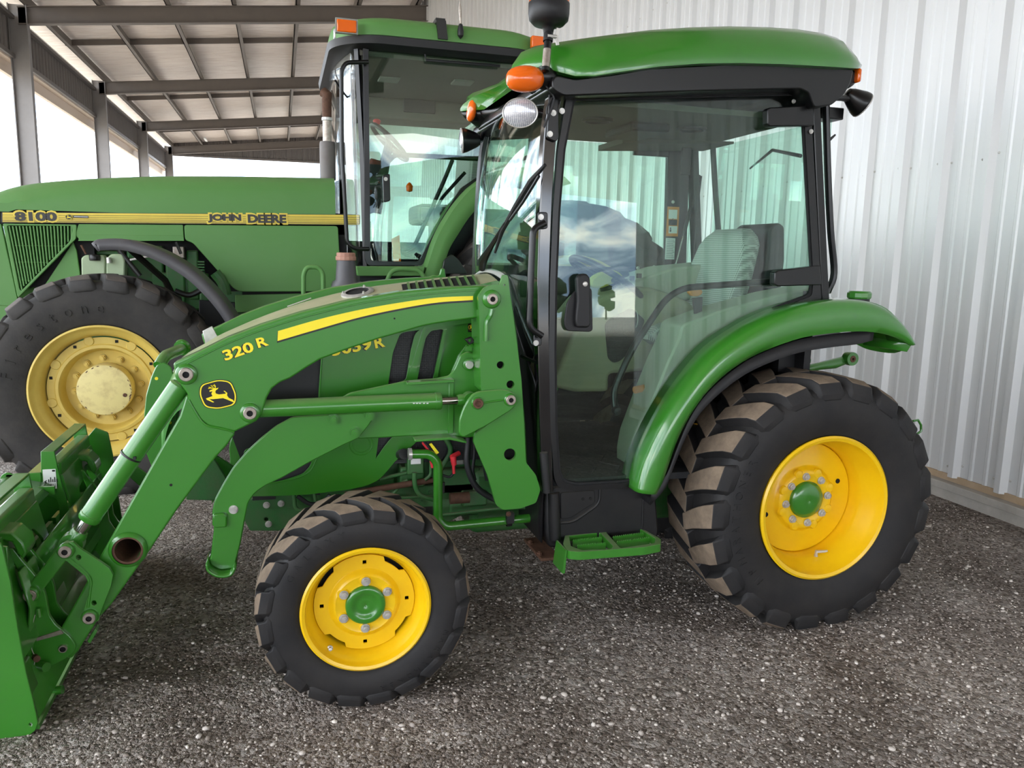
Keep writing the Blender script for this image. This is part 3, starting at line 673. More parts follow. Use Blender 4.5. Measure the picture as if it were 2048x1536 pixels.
# big cross tube through both arms
a = py(256, 1100, YA1); fr = frame((0, 1, 0))
obj('torque_tube', MB().lathe([(.0385, -.004), (.0455, -.004), (.0455, 2*(YC-YA1)+.004), (.0385, 2*(YC-YA1)+.004), (.0385, -.004)], (a.x, YA1, a.z), seg=40), ['rust'], tractor, smooth=40)
obj('tube_collar', MB().lathe([(.0457, .004), (.058, .002), (.054, -.006), (.0457, -.010)], (a.x, YA1, a.z), seg=40), 'green', tractor, smooth=40)
mb = MB(); mb.lathe([(.047, .075), (.047, 2*(YC-YA1)-.075)], (a.x, YA1, a.z), seg=32); obj('cross_tube_sleeve', mb, 'green', tractor)
# stop block under the boom end
obj('arm_stop', MB().prism(xz([(174, 1283), (190, 1258), (195, 1262), (180, 1288)], YA1+.01), YA1+.01, YA1+.05), 'greend', arm, bev=.002)
# bell-crank links and bucket link
lk = [(118, 1100), (128, 1086), (146, 1084), (158, 1096), (205, 1127), (218, 1136), (226, 1150), (222, 1172), (202, 1222), (198, 1240), (182, 1252), (168, 1242), (166, 1226), (176, 1190), (178, 1168), (170, 1152), (134, 1123), (122, 1116)]
l1 = plate('bell_crank', lk, YA1-.030, .014, 'greend', tractor, .002, [circ((157, 1115), 5.5, 12), circ((188, 1206), 5.2, 12)])
obj('crank_rib', MB().tube(smooth_pts([py(u, v, YA1-.031) for u, v in ((140, 1118), (172, 1145), (182, 1162), (180, 1185), (176, 1215))], 5), .004, 6), 'green', l1)
pin(l1, 132, 1101, YA1-.030, .0185, 1.35); pin(l1, 180, 1233, YA1-.030, .0185, 1.35)
l2 = plate('bucket_link', [(48, 1180), (58, 1170), (118, 1092), (134, 1082), (146, 1094), (140, 1112), (84, 1182), (78, 1198), (60, 1206), (48, 1196)], YA1-.014, .016, 'greend', tractor, .004)
pin(l2, 62, 1188, YA1-.018, .0185, 1.35, dark=False)
for nm, src in (('bell_crank', lk),):
    mb = MB().prism(xz(src, YA1), YA1-.016, YA1-.002); obj('bell_crank', mir(mb), 'greend', tractor, bev=.004)
mb = MB().prism(xz([(48, 1180), (58, 1170), (118, 1092), (134, 1082), (146, 1094), (140, 1112), (84, 1182), (78, 1198), (60, 1206), (48, 1196)], YA1), YA1-.014, YA1+.002); obj('bucket_link', mir(mb), 'greend', tractor, bev=.004)
# hydraulic cylinders
def cylinder(name, p0, p1, r, rod_to, rr, end=None):
    d = (p1-p0).normalized(); L_ = (p1-p0).length; fr = frame(d)
    c = obj(name, MB().lathe([(1e-4, 0), (r*.8, 0), (r, r*.2), (r, L_-.022), (r*1.05, L_-.021), (r*1.05, L_-.006), (r*.95, L_), (rr*1.2, L_+.001), (1e-4, L_+.001)], p0, seg=40, fr=fr), 'greend', tractor, smooth=40)
    L2 = (rod_to-p1).length; obj('piston_rod', MB().lathe([(rr, -.05), (rr, L2)], p1, seg=24, fr=fr), 'chrome', c, smooth=40)
    e_ = rod_to; obj('rod_eye', MB().lathe([(1e-4, -.012), (rr*1.25, -.012), (rr*1.45, .0), (rr*1.45, .025), (1e-4, .03)], e_, seg=24, fr=fr).lathe([(rr*1.9, -.022), (rr*1.9, .022), (1e-4, .022)], e_+d*.035, seg=24).lathe([(rr*1.9, -.022), (1e-4, -.022)], e_+d*.035, seg=24), 'greend', c, smooth=40)
    return c
yc_ = YA1+.035
P = lambda u, v, y=yc_: py(u, v, y)
lift = cylinder('lift_cylinder', P(505, 818), P(882, 802), .0290, P(921, 800), .0145)
mb = MB()
for u in (826, 832, 838, 846, 853): mb.box(P(u, 806, yc_-.0298)+Vector((0, 0, 0)), P(u+4, 807.5, yc_-.0290))
obj('cylinder_marking', mb, 'white', lift)
buck = cylinder('bucket_cylinder', P(362, 768), P(176, 1040), .0325, P(157, 1068), .0185)
tie0 = P(262, 912); dd = (P(176, 1040)-P(362, 768)).normalized()
obj('cable_tie', MB().lathe([(.0328, -.003), (.0345, -.003), (.0345, .003), (.0328, .003)], tie0, seg=32, fr=frame(dd)).box(P(266, 920, yc_-.042), P(273, 912, yc_-.028)), 'hose', buck)
# the same cylinders on the far arm
for f in (lift, buck):
    c = twin(f, Matrix.Identity(4)); me2 = f.data.copy(); me2.transform(Matrix.Translation((0, 2*YC, 0)) @ Matrix.Scale(-1, 4, (0, 1, 0))); me2.flip_normals(); c.data = me2
# mount tower, near side
tw = rc([(968, 576), (984, 568), (1000, 570), (1006, 549), (1016, 550), (1020, 588), (1030, 657), (1043, 759), (1048, 845), (1052, 925), (1072, 950), (1081, 980), (1072, 1006), (1040, 1017), (1005, 1020), (992, 1010), (975, 950), (947, 884), (950, 868), (975, 850), (975, 786), (962, 782), (961, 739), (958, 620), (956, 592)], 5, 3)
YT = 2.575
hl = [circ((1001, 730), 7.5, 16), circ((1021, 769), 8, 16), circ((1020, 909), 12, 20), circ((1009, 570), 2.2, 8)]
tower = plate('loader_tower', tw, YT, .016, 'greend', tractor, .002, hl)
obj('arm_bend', MB().tube(smooth_pts([py(u, v, YA1) for u, v in ((352, 738), (402, 713), (457, 686), (521, 661), (601, 636), (701, 611), (801, 594), (900, 584), (955, 580))], 5), .0028, 6), 'green', arm)
mb = MB().prism(xz([(1003, 575), (1016, 575), (1030, 657), (1048, 845), (1052, 925), (1060, 1005), (1010, 1010), (975, 900), (978, 760), (966, 640)], YT+.14), YT+.12, YT+.135)
q = [py(u, v, YT+.012) for u, v in ((958, 620), (961, 739), (964, 784))]
mb.prism([(q[0].x-.001, q[0].z+.0), (q[0].x+.010, q[0].z), (q[1].x+.010, q[1].z), (q[2].x+.010, q[2].z), (q[2].x, q[2].z), (q[1].x, q[1].z)], YT+.012, YT+.13)
q = [py(u, v, YT+.012) for u, v in ((1018, 590), (1050, 900), (1060, 1000))]
mb.prism([(q[0].x-.012, q[0].z), (q[0].x, q[0].z), (q[1].x, q[1].z), (q[2].x, q[2].z), (q[2].x-.012, q[2].z), (q[1].x-.012, q[1].z)], YT+.012, YT+.13)
obj('tower_flange', mb, 'green', tower, bev=.003)
for u, v, r_ in ((1001, 730, .018), (1021, 769, .018), (1020, 909, .027)): obj('tower_hole_shade', MB().lathe([(r_*.8, 0), (r_, .03), (1e-4, .03)], py(u, v, YT+.016), seg=20), 'hole', tower)  # dark backing cups paint the shade seen through the tower holes
pin(tower, 983, 598, YT, .0185, 1.7)
obj('grease_tube', MB().tube(rc([py(u, v, YT-.006) for u, v in ((984, 618), (982, 630), (973, 644), (972, 682))], .01, 4, False), [.009]*10 if False else .008, 8), 'green', tower)
mb = MB().prism(xz(tw, YT), YT, YT+.016); obj('loader_tower', mir(mb), 'greend', tractor, bev=.005)
mb = MB().prism(xz([(966, 600), (1018, 600), (1050, 900), (1060, 1005), (1010, 1010), (975, 900)], YT+.14), YT+.12, YT+.135); obj('tower_plate', mir(mb), 'green', tractor)
# clevis bracket holding the lift cylinder rod
cb_ = rc([(936, 800), (946, 788), (958, 783), (1005, 779), (1018, 781), (1034, 790), (1036, 806), (1022, 821), (976, 850), (926, 876), (918, 868), (919, 838), (926, 818)], 6, 3)
clev = plate('cylinder_bracket', cb_, YT-.018, .014, 'greend', tractor, .004)
pin(clev, 955, 806, YT-.018, .0175, 1.25, t=.008, dark=True, socket=.6); pin(clev, 1020, 799, YT-.018, .0175, 1.3, t=.010)
obj('bracket_rib', MB().tube([py(u, v, YT-.019) for u, v in ((968, 806), (985, 803), (1006, 800))], .0035, 8), 'green', clev)
# side rail from the tower forwards
rail = rc([(676, 800), (700, 786), (756, 774), (811, 762), (872, 757), (898, 752), (909, 738), (921, 710), (936, 703), (957, 712), (964, 728), (964, 790), (950, 874), (935, 876), (893, 870), (824, 872), (716, 878), (700, 850)], 5, 3)
side = plate('loader_side_rail', rail, 2.70, .014, 'greend', tractor, .004)
mb = MB()
a, b = py(811, 762, 2.70), py(905, 756, 2.70)
mb.prism([(a.x, a.z), (b.x, b.z), (b.x, b.z-.010), (a.x, a.z-.010)], 2.665, 2.702)
a, b, c = py(824, 872, 2.70), py(893, 869, 2.70), py(926, 875, 2.70)
mb.prism([(a.x, a.z), (b.x, b.z+.004), (c.x, c.z), (c.x, c.z-.008), (b.x, b.z-.006), (a.x, a.z-.008)], 2.64, 2.702)
a, b = py(897, 765, 2.70), py(912, 866, 2.70); mb.box((a.x, 2.694, b.z), (b.x-.01, 2.702, a.z))
obj('rail_flange', mb, 'greend', side, bev=.002)
mb = MB().prism(xz([(903, 745), (917, 712), (934, 690), (950, 692), (956, 704), (940, 716), (925, 745)], 2.73), 2.73, 2.745); obj('rail_gusset', mb, 'green', side, bev=.002)
# latch pin with its green handle
c = py(938, 729, 2.695)
obj('latch_washer', MB().lathe([(.0225, 0), (.0225, .004), (.017, .006), (1e-4, .006)], c, seg=28, fr=frame((0, -1, 0))), 'green', side)
obj('latch_pin', MB().lathe([(.0145, .004), (.0145, .012), (.013, .014), (1e-4, .014)], c, seg=24, fr=frame((0, -1, 0))), 'steel', side)
obj('latch_handle', MB().tube([py(956, 706, 2.70), py(950, 694, 2.69), py(942, 690, 2.685), py(937, 678, 2.68)], .0085, 8).box(py(930, 692, 2.688), py(944, 702, 2.680)), 'green', side)
obj('handle_grip', MB().prism(xz([(929, 678), (942, 673), (950, 684), (938, 690)], 2.68), 2.674, 2.690), 'kdecal', side, bev=.003)
# parking stand / lower brace
st = rc([(585, 834), (742, 824), (752, 828), (740, 848), (717, 877), (688, 890), (619, 925), (566, 955), (530, 972), (510, 986), (496, 1006), (489, 1043), (482, 1084), (472, 1122), (470, 1136), (440, 1141), (418, 1128), (422, 1108), (428, 1058), (424, 1025), (429, 1000), (446, 968), (466, 935), (495, 901), (522, 876), (552, 852)], 8, 3)
stand = plate('lower_brace', st, 2.665, .014, 'greend', tractor, .004)
for u, v in ((667, 838), (739, 830), (710, 865)):
    mb = MB(); hexhead(mb, py(u, v, 2.665), .0165, .014, rot=.3); obj('brace_bolt', mb, 'green', stand, smooth=30)
mb = MB(); hexhead(mb, py(467, 1019, 2.665), .012, .010, rot=.3); obj('brace_bolt', mb, 'steel', stand, smooth=30)
obj('stop_block', MB().prism(xz([(426, 1026), (448, 1024), (455, 1030), (454, 1052), (432, 1054), (425, 1048)], 2.665), 2.650, 2.67), 'green', stand, bev=.005)
mb = MB(); ft = [py(u, v, 2.67) for u, v in sm([(416, 1118), (419, 1130), (432, 1139), (448, 1142), (464, 1138), (472, 1124)], 4)]
mb.grid([[Vector((p.x, 2.62, p.z)) for p in ft], [Vector((p.x, 2.74, p.z)) for p in ft]]); obj('brace_foot', mb, 'green', stand, sol=.008)
mb = MB().prism(xz(st, 2.665), 2.665, 2.679); obj('lower_brace', mir(mb), 'greend', tractor, bev=.004)
# brush-guard plates and tube in front of the radiator
gp = plate('guard_plate', rc([(288, 830), (292, 790), (303, 752), (313, 730), (328, 724), (342, 734), (350, 760), (350, 1000), (330, 1000), (290, 900)], 6, 3), 3.02, .012, 'green', tractor, .003)
for u, v in ((313, 757), (340, 845)): obj('guard_spot', MB().disc(py(u, v, 3.0195), .006, (0, -1, 0), .002, 12), 'ydecal', gp)
obj('guard_tube', MB().tube(rc([py(318, 732, 3.04), py(330, 712, 3.08), py(362, 698, 3.30)], .05, 5, False), .021, 14), 'greend', tractor)
obj('tube_cap', MB().lathe([(1e-4, -.01), (.030, -.008), (.032, .006), (.02, .02), (1e-4, .02)], py(364, 695, 3.32), seg=20, fr=frame((.3, 1, .25))), 'green', tractor)
# silver bracket at the knee of the far arm
kb = obj('knee_bracket', MB().prism(xz([(405, 662), (424, 652), (436, 674), (437, 690), (420, 701), (411, 690)], 3.40), 3.40, 3.408), 'steel', tractor, bev=.002)
mb = MB(); hexhead(mb, py(423, 691, 3.40), .012, .010); obj('bracket_bolt', mb, 'steel', kb)
# ================================================================ quick-attach implement held by the loader (pushed against the ground at the left)
att = empty('loader_bucket', (-.95, YC, 0), 'green steel bucket with white maker plate on the loader at the left edge', 'bucket')
YB = 2.40
def onx_(u, v, x): return px(u, v, x)
# near end plate of the bucket
ep = [(-40, 1075), (0, 1088), (4, 1095), (20, 1160), (36, 1260), (52, 1345), (66, 1400), (76, 1445), (70, 1462), (60, 1470), (0, 1479), (-260, 1500), (-260, 1330)]
endp = obj('end_plate', MB().prism(xz(ep, YB), YB, YB+.012, [xz(circ((61, 1449), 3.2, 12), YB)]), 'greend', att, bev=.002)
mb = MB().prism(xz(ep, YB), YB, YB+.012); obj('end_plate', mir(mb), 'greend', att, bev=.002)
# curved shell running the width of the bucket
sh = [(a-s_, b) for (a, b), s_ in zip(xz([(76, 1445), (58, 1370), (40, 1275), (26, 1190), (18, 1150)], YB), (0, .06, .13, .20, .25))]
mb = MB(); pts = [(a, b) for a, b in sh]
mb.grid([[Vector((a-.006, YB+.01, b)) for a, b in pts], [Vector((a-.006, 2*YC-YB-.01, b)) for a, b in pts]]); obj('bucket_shell', mb, 'green', att, sol=.010)
x0 = pts[0][0]; mb = MB().box((x0-.62, YB+.01, .004), (x0, 2*YC-YB-.01, .020)); obj('bucket_floor', mb, 'greend', att)
# ribs and the strip along the back edge of the end plate
obj('back_strip', MB().prism(xz([(46, 1318), (56, 1318), (62, 1345), (88, 1410), (83, 1432), (78, 1432), (76, 1410), (52, 1350)], YB+.12), YB+.06, YB+.14), 'greend', att, bev=.003)
# carrier (quick hitch) near side ear plates
ear = rc([(14, 1098), (26, 1096), (44, 1120), (72, 1152), (88, 1180), (93, 1196), (98, 1230), (112, 1250), (140, 1272), (152, 1290), (150, 1304), (128, 1320), (92, 1338), (76, 1348), (60, 1345), (54, 1310), (54, 1250), (56, 1215), (46, 1180), (34, 1140)], 6, 3)
e1_ = plate('hitch_ear', ear, YA1-.005, .014, 'greend', att, .003)
pin(e1_, 127, 1296, YA1-.005, .0125, 1.2, t=.004, socket=.7)
obj('ear_fold', MB().prism(xz([(73, 1275), (122, 1259), (128, 1266), (74, 1281)], YA1-.005), YA1-.010, YA1-.003), 'pin', e1_)
obj('lock_lever', MB().tube([P(77, 1218, YA1-.02), P(80, 1235, YA1-.03)], .008, 8), 'green', e1_)
obj('lanyard', MB().tube(smooth_pts([P(u, v, YA1-.03) for u, v in ((70, 1230), (64, 1255), (61, 1285), (66, 1305), (72, 1314), (68, 1332), (72, 1346))], 5), .0012, 6), 'steel', e1_)
obj('lock_pin', MB().tube([P(70, 1314, YA1-.03), P(74, 1318, YA1-.06)], .010, 10), 'rust', e1_)
for (u, v) in ((74, 1330), (64, 1355)):
    a = P(u, v, YA1-.01); obj('lock_socket', MB().tube([a, a+Vector((.034, -.03, .004))], .0145, 12), 'green', e1_)
a = P(88, 1386, YA1-.02); obj('lock_bolt', MB().tube([a, a+Vector((.055, -.01, .010))], [.015, .0135], 14), 'green', e1_)
mb = MB().prism(xz(ear, YA1-.005), YA1-.005, YA1+.009); obj('hitch_ear', mir(mb), 'greend', att, bev=.003)
# inner ear plate (second cheek) plus dark back panel between the cheeks
mb = MB().prism(xz(ear, YA1-.005), YA1+.085, YA1+.099); obj('hitch_cheek', mb, 'green', att, bev=.003)
mb = MB().prism(xz(ear, YA1-.005), YA1+.085, YA1+.099); obj('hitch_cheek', mir(mb), 'green', att, bev=.003)
# carrier: two identical box frames side by side (uprights, top bar, square tube, windowed back panel), a deck and a ledge joining them
YU = (2.46, 2.96, 3.28, 3.78)
R0 = [py(u, v, 3.28) for u, v in ((82, 902), (109, 902), (114, 925), (118, 945), (124, 985), (146, 1047), (168, 1100))]
tl, tr, q1, q2, q3, q4, q5 = R0
for n_, (ya, yb) in enumerate(((YU[0], YU[1]), (YU[2], YU[3]))):
    obj('top_bar', MB().box((tl.x, ya+.006, tl.z-.010), (tr.x, yb-.006, tl.z-.001)), 'greend', att, bev=.002)
    obj('square_tube', MB().box((tr.x-.035, ya+.006, q1.z-.060), (q1.x+.010, yb-.006, q1.z+.0)), 'greend', att, bev=.012, bseg=3)
    # windowed panel hanging below the tube
    o_ = Vector((q2.x, 0, q1.z-.05)); es = (q5-q2).normalized(); es.y = 0; Ls = (q5-q2).length+.02
    def pf(a, b, t, o_=o_, es=es): return o_+es*b+Vector((0, a, 0))+Vector((t, 0, 0))
    hole = rc([(ya+.14, .10), (yb-.12, .06), (yb-.06, .12), (yb-.06, .27), (yb-.10, .30), (ya+.14, .28)], .02, 2)
    obj('back_panel', MB().prism([(ya+.005, 0), (yb-.005, 0), (yb-.005, Ls), (ya+.005, Ls)], 0, .010, [hole], fn=pf), 'greend', att, bev=.002)
def upright(yy, full):
    pts = [(82, 902), (109, 902), (116, 935), (124, 968), (130, 990), (146, 1047), (160, 1090), (140, 1090), (120, 1047), (119, 1012), (114, 998), (83, 983)] if full else [(82, 902), (109, 902), (116, 935), (124, 968), (127, 985), (83, 983)]
    q = [(p.x, p.z) for p in (py(u, v, 3.28) for u, v in pts)]
    return obj('carrier_plate', MB().prism(q, yy-.006, yy+.006), 'greend', att, bev=.002)
ups = [upright(y_, y_ == YU[2]) for y_ in YU]; lab = ups[2]; YL = 3.28-.006
a, b = py(85, 939, YL), py(114, 977, YL)
lbl = obj('maker_plate', MB().box((a.x, YL-.0012, b.z), (b.x, YL+.001, a.z)), 'white', lab)
obj('plate_lettering', text_fit('HLA', (a.x+.0125, b.z+.003), (a.x+.0125, b.z+.036), .0095, YL-.0012, .0008, .02), 'kdecal', lbl)
mb = MB()
for i in range(5):
    x = a.x+.018+i*.0068; mb.box((x, YL-.0018, b.z+.004), (x+.0014, YL-.0010, b.z+.022)); mb.box((x-.001, YL-.0018, b.z+.026), (x+.0026, YL-.0010, b.z+.038+.008*(i % 2)))
mb.box((b.x-.012, YL-.0018, a.z-.010), (b.x-.002, YL-.001, a.z-.003)); obj('plate_print', mb, 'kdecal', lbl)
# deck with its outer rail
dz = q1.z-.05; xl = pz(46, 924, dz).x; ye = 3.275
mb = MB().grid([[Vector((xl, y_, dz)), Vector((xl+.02, y_, dz+.004)), Vector((tr.x-.03, y_, dz-.03)), Vector((tr.x-.01, y_, dz-.05))] for y_ in (2.30, ye)]); obj('deck', mb, 'greend', att, sol=.008)
obj('outer_rail', MB().box((xl-.010, 2.2, dz-.07), (xl, ye-.03, dz+.012)), 'pin', att, bev=.003)
obj('rail_end', MB().lathe([(1e-4, 0), (.024, 0), (.024, .010), (1e-4, .010)], (xl+.016, ye-.006, dz-.002), seg=24).box((xl+.01, ye-.006, dz-.03), (tl.x-.004, ye+.004, dz+.016)), 'greend', att, bev=.002)
a = py(72, 975, 3.20); obj('deck_tab', MB().box((a.x, 3.20, a.z-.03), (a.x+.06, 3.212, a.z)), 'greend', att)
# lower ledge between the frames with stop lugs
la, lb_ = py(86, 1058, 2.97), py(118, 1022, 3.27); fa = py(108, 1108, 2.97)
lz = fa.z; xa_, xb_ = pz(90, 1068, lz).x, pz(146, 1048, lz).x
obj('lower_ledge', MB().box((xa_, 2.50, lz-.010), (xb_, 3.74, lz)), 'greend', att, bev=.002)
for k in range(7): obj('ledge_lug', MB().box((xa_-.006, 2.60+.13*k+(.06 if k > 2 else 0), lz), (xa_+.010, 2.69+.13*k+(.06 if k > 2 else 0), lz+.026)), 'greend', att, bev=.002)
# clamp straps over the hook pins of the near and far ears
cl = [(-2, 1058), (30, 1058), (52, 1078), (60, 1098), (52, 1112), (40, 1100), (30, 1078), (-4, 1072)]
mb = MB().prism(xz(cl, YA1), YA1-.03, YA1+.07); obj('clamp_strap', mb, 'greend', att, bev=.006)
mb = MB().prism(xz(cl, YA1), YA1-.03, YA1+.07); obj('clamp_strap', mir(mb), 'greend', att, bev=.006)
# back wall of the carrier between the ears, and near outer flange
pw = xz([(50, 1130), (72, 1200), (66, 1290), (56, 1320)], YA1)
obj('carrier_wall', MB().grid([[Vector((a_, y_, b_)) for a_, b_ in pw] for y_ in (YA1-.06, 2*YC-YA1+.06)]), 'green', att, sol=.008)
obj('outer_flange', MB().prism(xz([(-6, 1092), (14, 1094), (18, 1150), (12, 1166), (0, 1150)], 2.50), 2.50, 2.51), 'greend', att, bev=.002)
# ================================================================ hood, chassis, engine bay
YH = 2.86
# hood: loft over cross-sections along X; half width .26, crowned top
prof = [(-.42, .80), (-.40, .93), (-.36, 1.005), (-.28, 1.055), (-.216, 1.092), (-.05, 1.165), (.131, 1.226), (.30, 1.266), (.474, 1.292), (.62, 1.312), (.80, 1.330)]
prof = [(p.x, p.y) for p in smooth_pts([(a, b, 0) for a, b in prof], 3)]
def hood_w(x): return .255*min(1, max(.55, .72+(x+.42)*1.6)) if x < -.24 else .255+.015*(x+.24)
rows = []
for x, z in prof:
    w_ = hood_w(x); row = []
    for k in range(25):
        t = -1+2*k/24; s_ = abs(t)
        y = YC+math.copysign(w_*min(1, s_*1.35), t) if s_ < .741 else YC+math.copysign(w_, t)
        a_ = min(1, s_*1.35); drop = .052*a_**1.7+.055*max(0, (a_-.86)/.14)**2.2
        if s_ >= .741: drop = .105+(s_-.741)/.259*.06
        row.append(Vector((x, y, z-drop)))
    rows.append(row)
mb = MB().grid(rows); hood = obj('hood', mb, 'greenh', tractor, smooth=60)
# front nose
mb = MB(); f0 = rows[0]; mb.add(f0, [tuple(range(len(f0)))]); obj('nose_panel', mb, 'green', hood)
# side panel (near) with openings
def P2(pts, y=YH): return xz(pts, y)
outer = [(650, 640), (1000, 560), (1000, 760), (962, 790), (880, 842), (850, 868), (817, 899), (790, 923), (770, 948), (756, 961), (735, 971), (700, 979), (619, 989), (560, 992), (500, 993), (482, 975), (488, 900), (560, 880), (640, 880), (636, 800), (642, 716)]
g1 = rc([(800, 668), (846, 652), (830, 668), (822, 700), (812, 760), (776, 772), (786, 705)], 6, 3)
g2 = rc([(862, 662), (886, 658), (889, 672), (876, 720), (866, 760), (834, 764), (846, 700), (852, 675)], 5, 3)
g3 = [(757, 876), (784, 874), (765, 898), (752, 917)]
g4 = rc([(500, 990-40), (560, 930), (625, 905), (622, 930), (606, 948), (570, 960), (520, 970)], 8, 3)
sidep = obj('side_panel', MB().prism(P2(rc(outer, 8, 3)), YH, YH+.010, [P2(g1), P2(g2), P2(g3), P2(g4)]), 'green', tractor, bev=.0015)
obj('grille_mesh', MB().box(tuple(py(740, 930, YH+.022)), tuple(py(985, 640, YH+.026))), 'mesh', sidep)
obj('front_mesh', MB().prism(P2([(470, 745), (655, 690), (640, 800), (640, 990), (500, 985), (480, 915), (463, 870)], YH+.02), YH+.02, YH+.026), 'blackp', sidep)
mb = MB()
for pts_ in ([(846, 654), (852, 652), (832, 742), (820, 744)], [(886, 660), (893, 658), (874, 755), (866, 757)]): mb.prism(P2(pts_), YH-.010, YH+.006)
obj('grille_blade', mb, 'greend', sidep)
obj('panel_edge', MB().tube(smooth_pts([py(u, v, YH) for u, v in ((644, 716), (640, 790), (640, 880), (628, 930), (606, 952), (560, 964), (500, 970))], 5), .0025, 6), 'green', sidep)
obj('emboss_ring', MB().lathe([(.040, 0), (.042, .0015), (.044, 0)], py(722, 888, YH), seg=32, fr=frame((0, -1, 0))).lathe([(.030, 0), (.0315, .0012), (.033, 0)], py(722, 888, YH), seg=32, fr=frame((0, -1, 0))), 'green', sidep, smooth=60)
lettering('3039', (665, 713), (745, 698), .043, YH, sidep, bold=.03); lettering('R', (751, 697), (771, 693), .040, YH, sidep, bold=.03)
a, b = py(936, 647, YH), py(957, 664, YH); sp = obj('small_badge', MB().box((a.x, YH-.001, b.z), (b.x, YH+.001, a.z)), 'kdecal', sidep)
emblem((943, 655), .000055, YH-.001, sp)
mb = MB().prism(P2(rc(outer, 8, 3)), YH, YH+.010); obj('side_panel', mir(mb), 'green', tractor)
# fuel filler ring on the hood top, top vent, small bracket
def on_hood(x, y):
    for (x0, z0), (x1, z1) in zip(prof, prof[1:]):
        if x0 <= x <= x1: z = z0+(z1-z0)*(x-x0)/(x1-x0); sl = (z1-z0)/(x1-x0); break
    a_ = abs(y-YC)/hood_w(x); return z-.052*a_**1.7-.055*max(0, (a_-.86)/.14)**2.2, sl
FX, FY_ = py(715, 593, YC-.09).x, YC-.09; z, sl = on_hood(FX, FY_); n_ = Vector((-sl, -.20, 1)).normalized()
fr_ = obj('filler_ring', MB().lathe([(.062, -.004), (.062, .004), (.058, .007), (.044, .007), (.040, .002), (1e-4, .002)], (FX, FY_, z), seg=40, fr=frame(n_), mis=[0, 0, 0, 1, 1]), ['steel', 'hole'], tractor, smooth=50)
for k in range(3):
    a_ = k*2.1+.4; e1, e2, e3 = frame(n_); hexhead(mb := MB(), Vector((FX, FY_, z))+(e1*math.cos(a_)+e2*math.sin(a_))*.052+n_*.007, .005, .006, n_); obj('ring_bolt', mb, 'steel', fr_)
vent = MB(); fins = MB()
def hp3(x, y, dz): return Vector((x, y, on_hood(x, y)[0]+dz))
for k in range(9):
    x = .43+k*.032; ya, yb = YC-.215, YC-.07
    def quad(mb, x0, x1, sk, d0, d1):
        P = [(x0, ya), (x1, ya), (x1+sk, yb), (x0+sk, yb)]
        mb.add([hp3(a, b, d0) for a, b in P]+[hp3(a, b, d1) for a, b in P], [(3, 2, 1, 0), (4, 5, 6, 7), (0, 1, 5, 4), (1, 2, 6, 5), (2, 3, 7, 6), (3, 0, 4, 7)])
    quad(vent, x, x+.020, .014, .0005, .003); quad(fins, x+.020, x+.029, .014, .0, .008)
vo = obj('hood_vent', vent, 'hole', tractor, smooth=0); obj('vent_fins', fins, 'greend', vo, smooth=0)
# cowl ring between hood and windshield
rows = []
for x, k in ((.80, 1.0), (.815, 1.03), (.83, 1.0)):
    rows.append([Vector((x+.07*abs(t)**2*0, YC+t*.29*k, 1.335+(.012 if k > 1 else 0)-.035*abs(t)**2-.10*max(0, abs(t)-.8)/.2)) for t in [i/12-1 for i in range(25)]])
obj('cowl_seal', MB().grid(rows), 'grey', tractor, smooth=60, sol=.006)
obj('hood_latch_tab', MB().box((0, 0, 0), (.10, .012, .004)).xform(Matrix.Translation(py(575, 614, 3.30)) @ Matrix.Rotation(-.35, 4, 'Y')), 'steel', tractor, bev=.001) 
# chassis side frame and engine
frm = plate('chassis_rail', [(488, 1000), (560, 985), (1075, 960), (1078, 1045), (960, 1010), (880, 1055), (830, 1060), (640, 1062), (500, 1062), (488, 1040)], 2.93, .02, 'engine', tractor, .004, [circ((533, 1039), 4, 10)])
for u, v in ((533, 1010), (562, 1007), (537, 1048), (860, 985), (843, 1004), (820, 1003), (820, 1030), (845, 1028)):
    mb = MB(); hexhead(mb, py(u, v, 2.93), .010, .009, rot=u); obj('frame_bolt', mb, 'steel' if v < 1012 and u < 600 or v == 1048 else 'engine', frm)
mb = MB().box((-.15, 2.97, .45), (.9, 3.27, .95)); eng = obj('engine_block', mb, 'engine', tractor, bev=.02)
mb = MB()
for k in range(7): mb.box((.32+.06*k, 2.925, .47), (.35+.06*k, 2.99, .80))
obj('block_rib', mb, 'engine', eng, bev=.006) if False else None
for i, (u0, v0, u1, v1, y0, m_) in enumerate(((800, 935, 850, 975, 2.90, 'engine'), (905, 895, 930, 930, 2.91, 'steel'), (860, 880, 900, 905, 2.90, 'steel'), (925, 985, 975, 1012, 2.90, 'engine'), (885, 940, 960, 985, 2.93, 'engine'), (640, 965, 790, 1000, 2.95, 'engine'), (900, 1005, 960, 1030, 2.92, 'engine'))):
    a, b = py(u0, v0, y0), py(u1, v1, y0); obj('engine_component', MB().box((a.x, y0, b.z), (b.x, y0+.10, a.z)), m_, tractor, bev=.008)
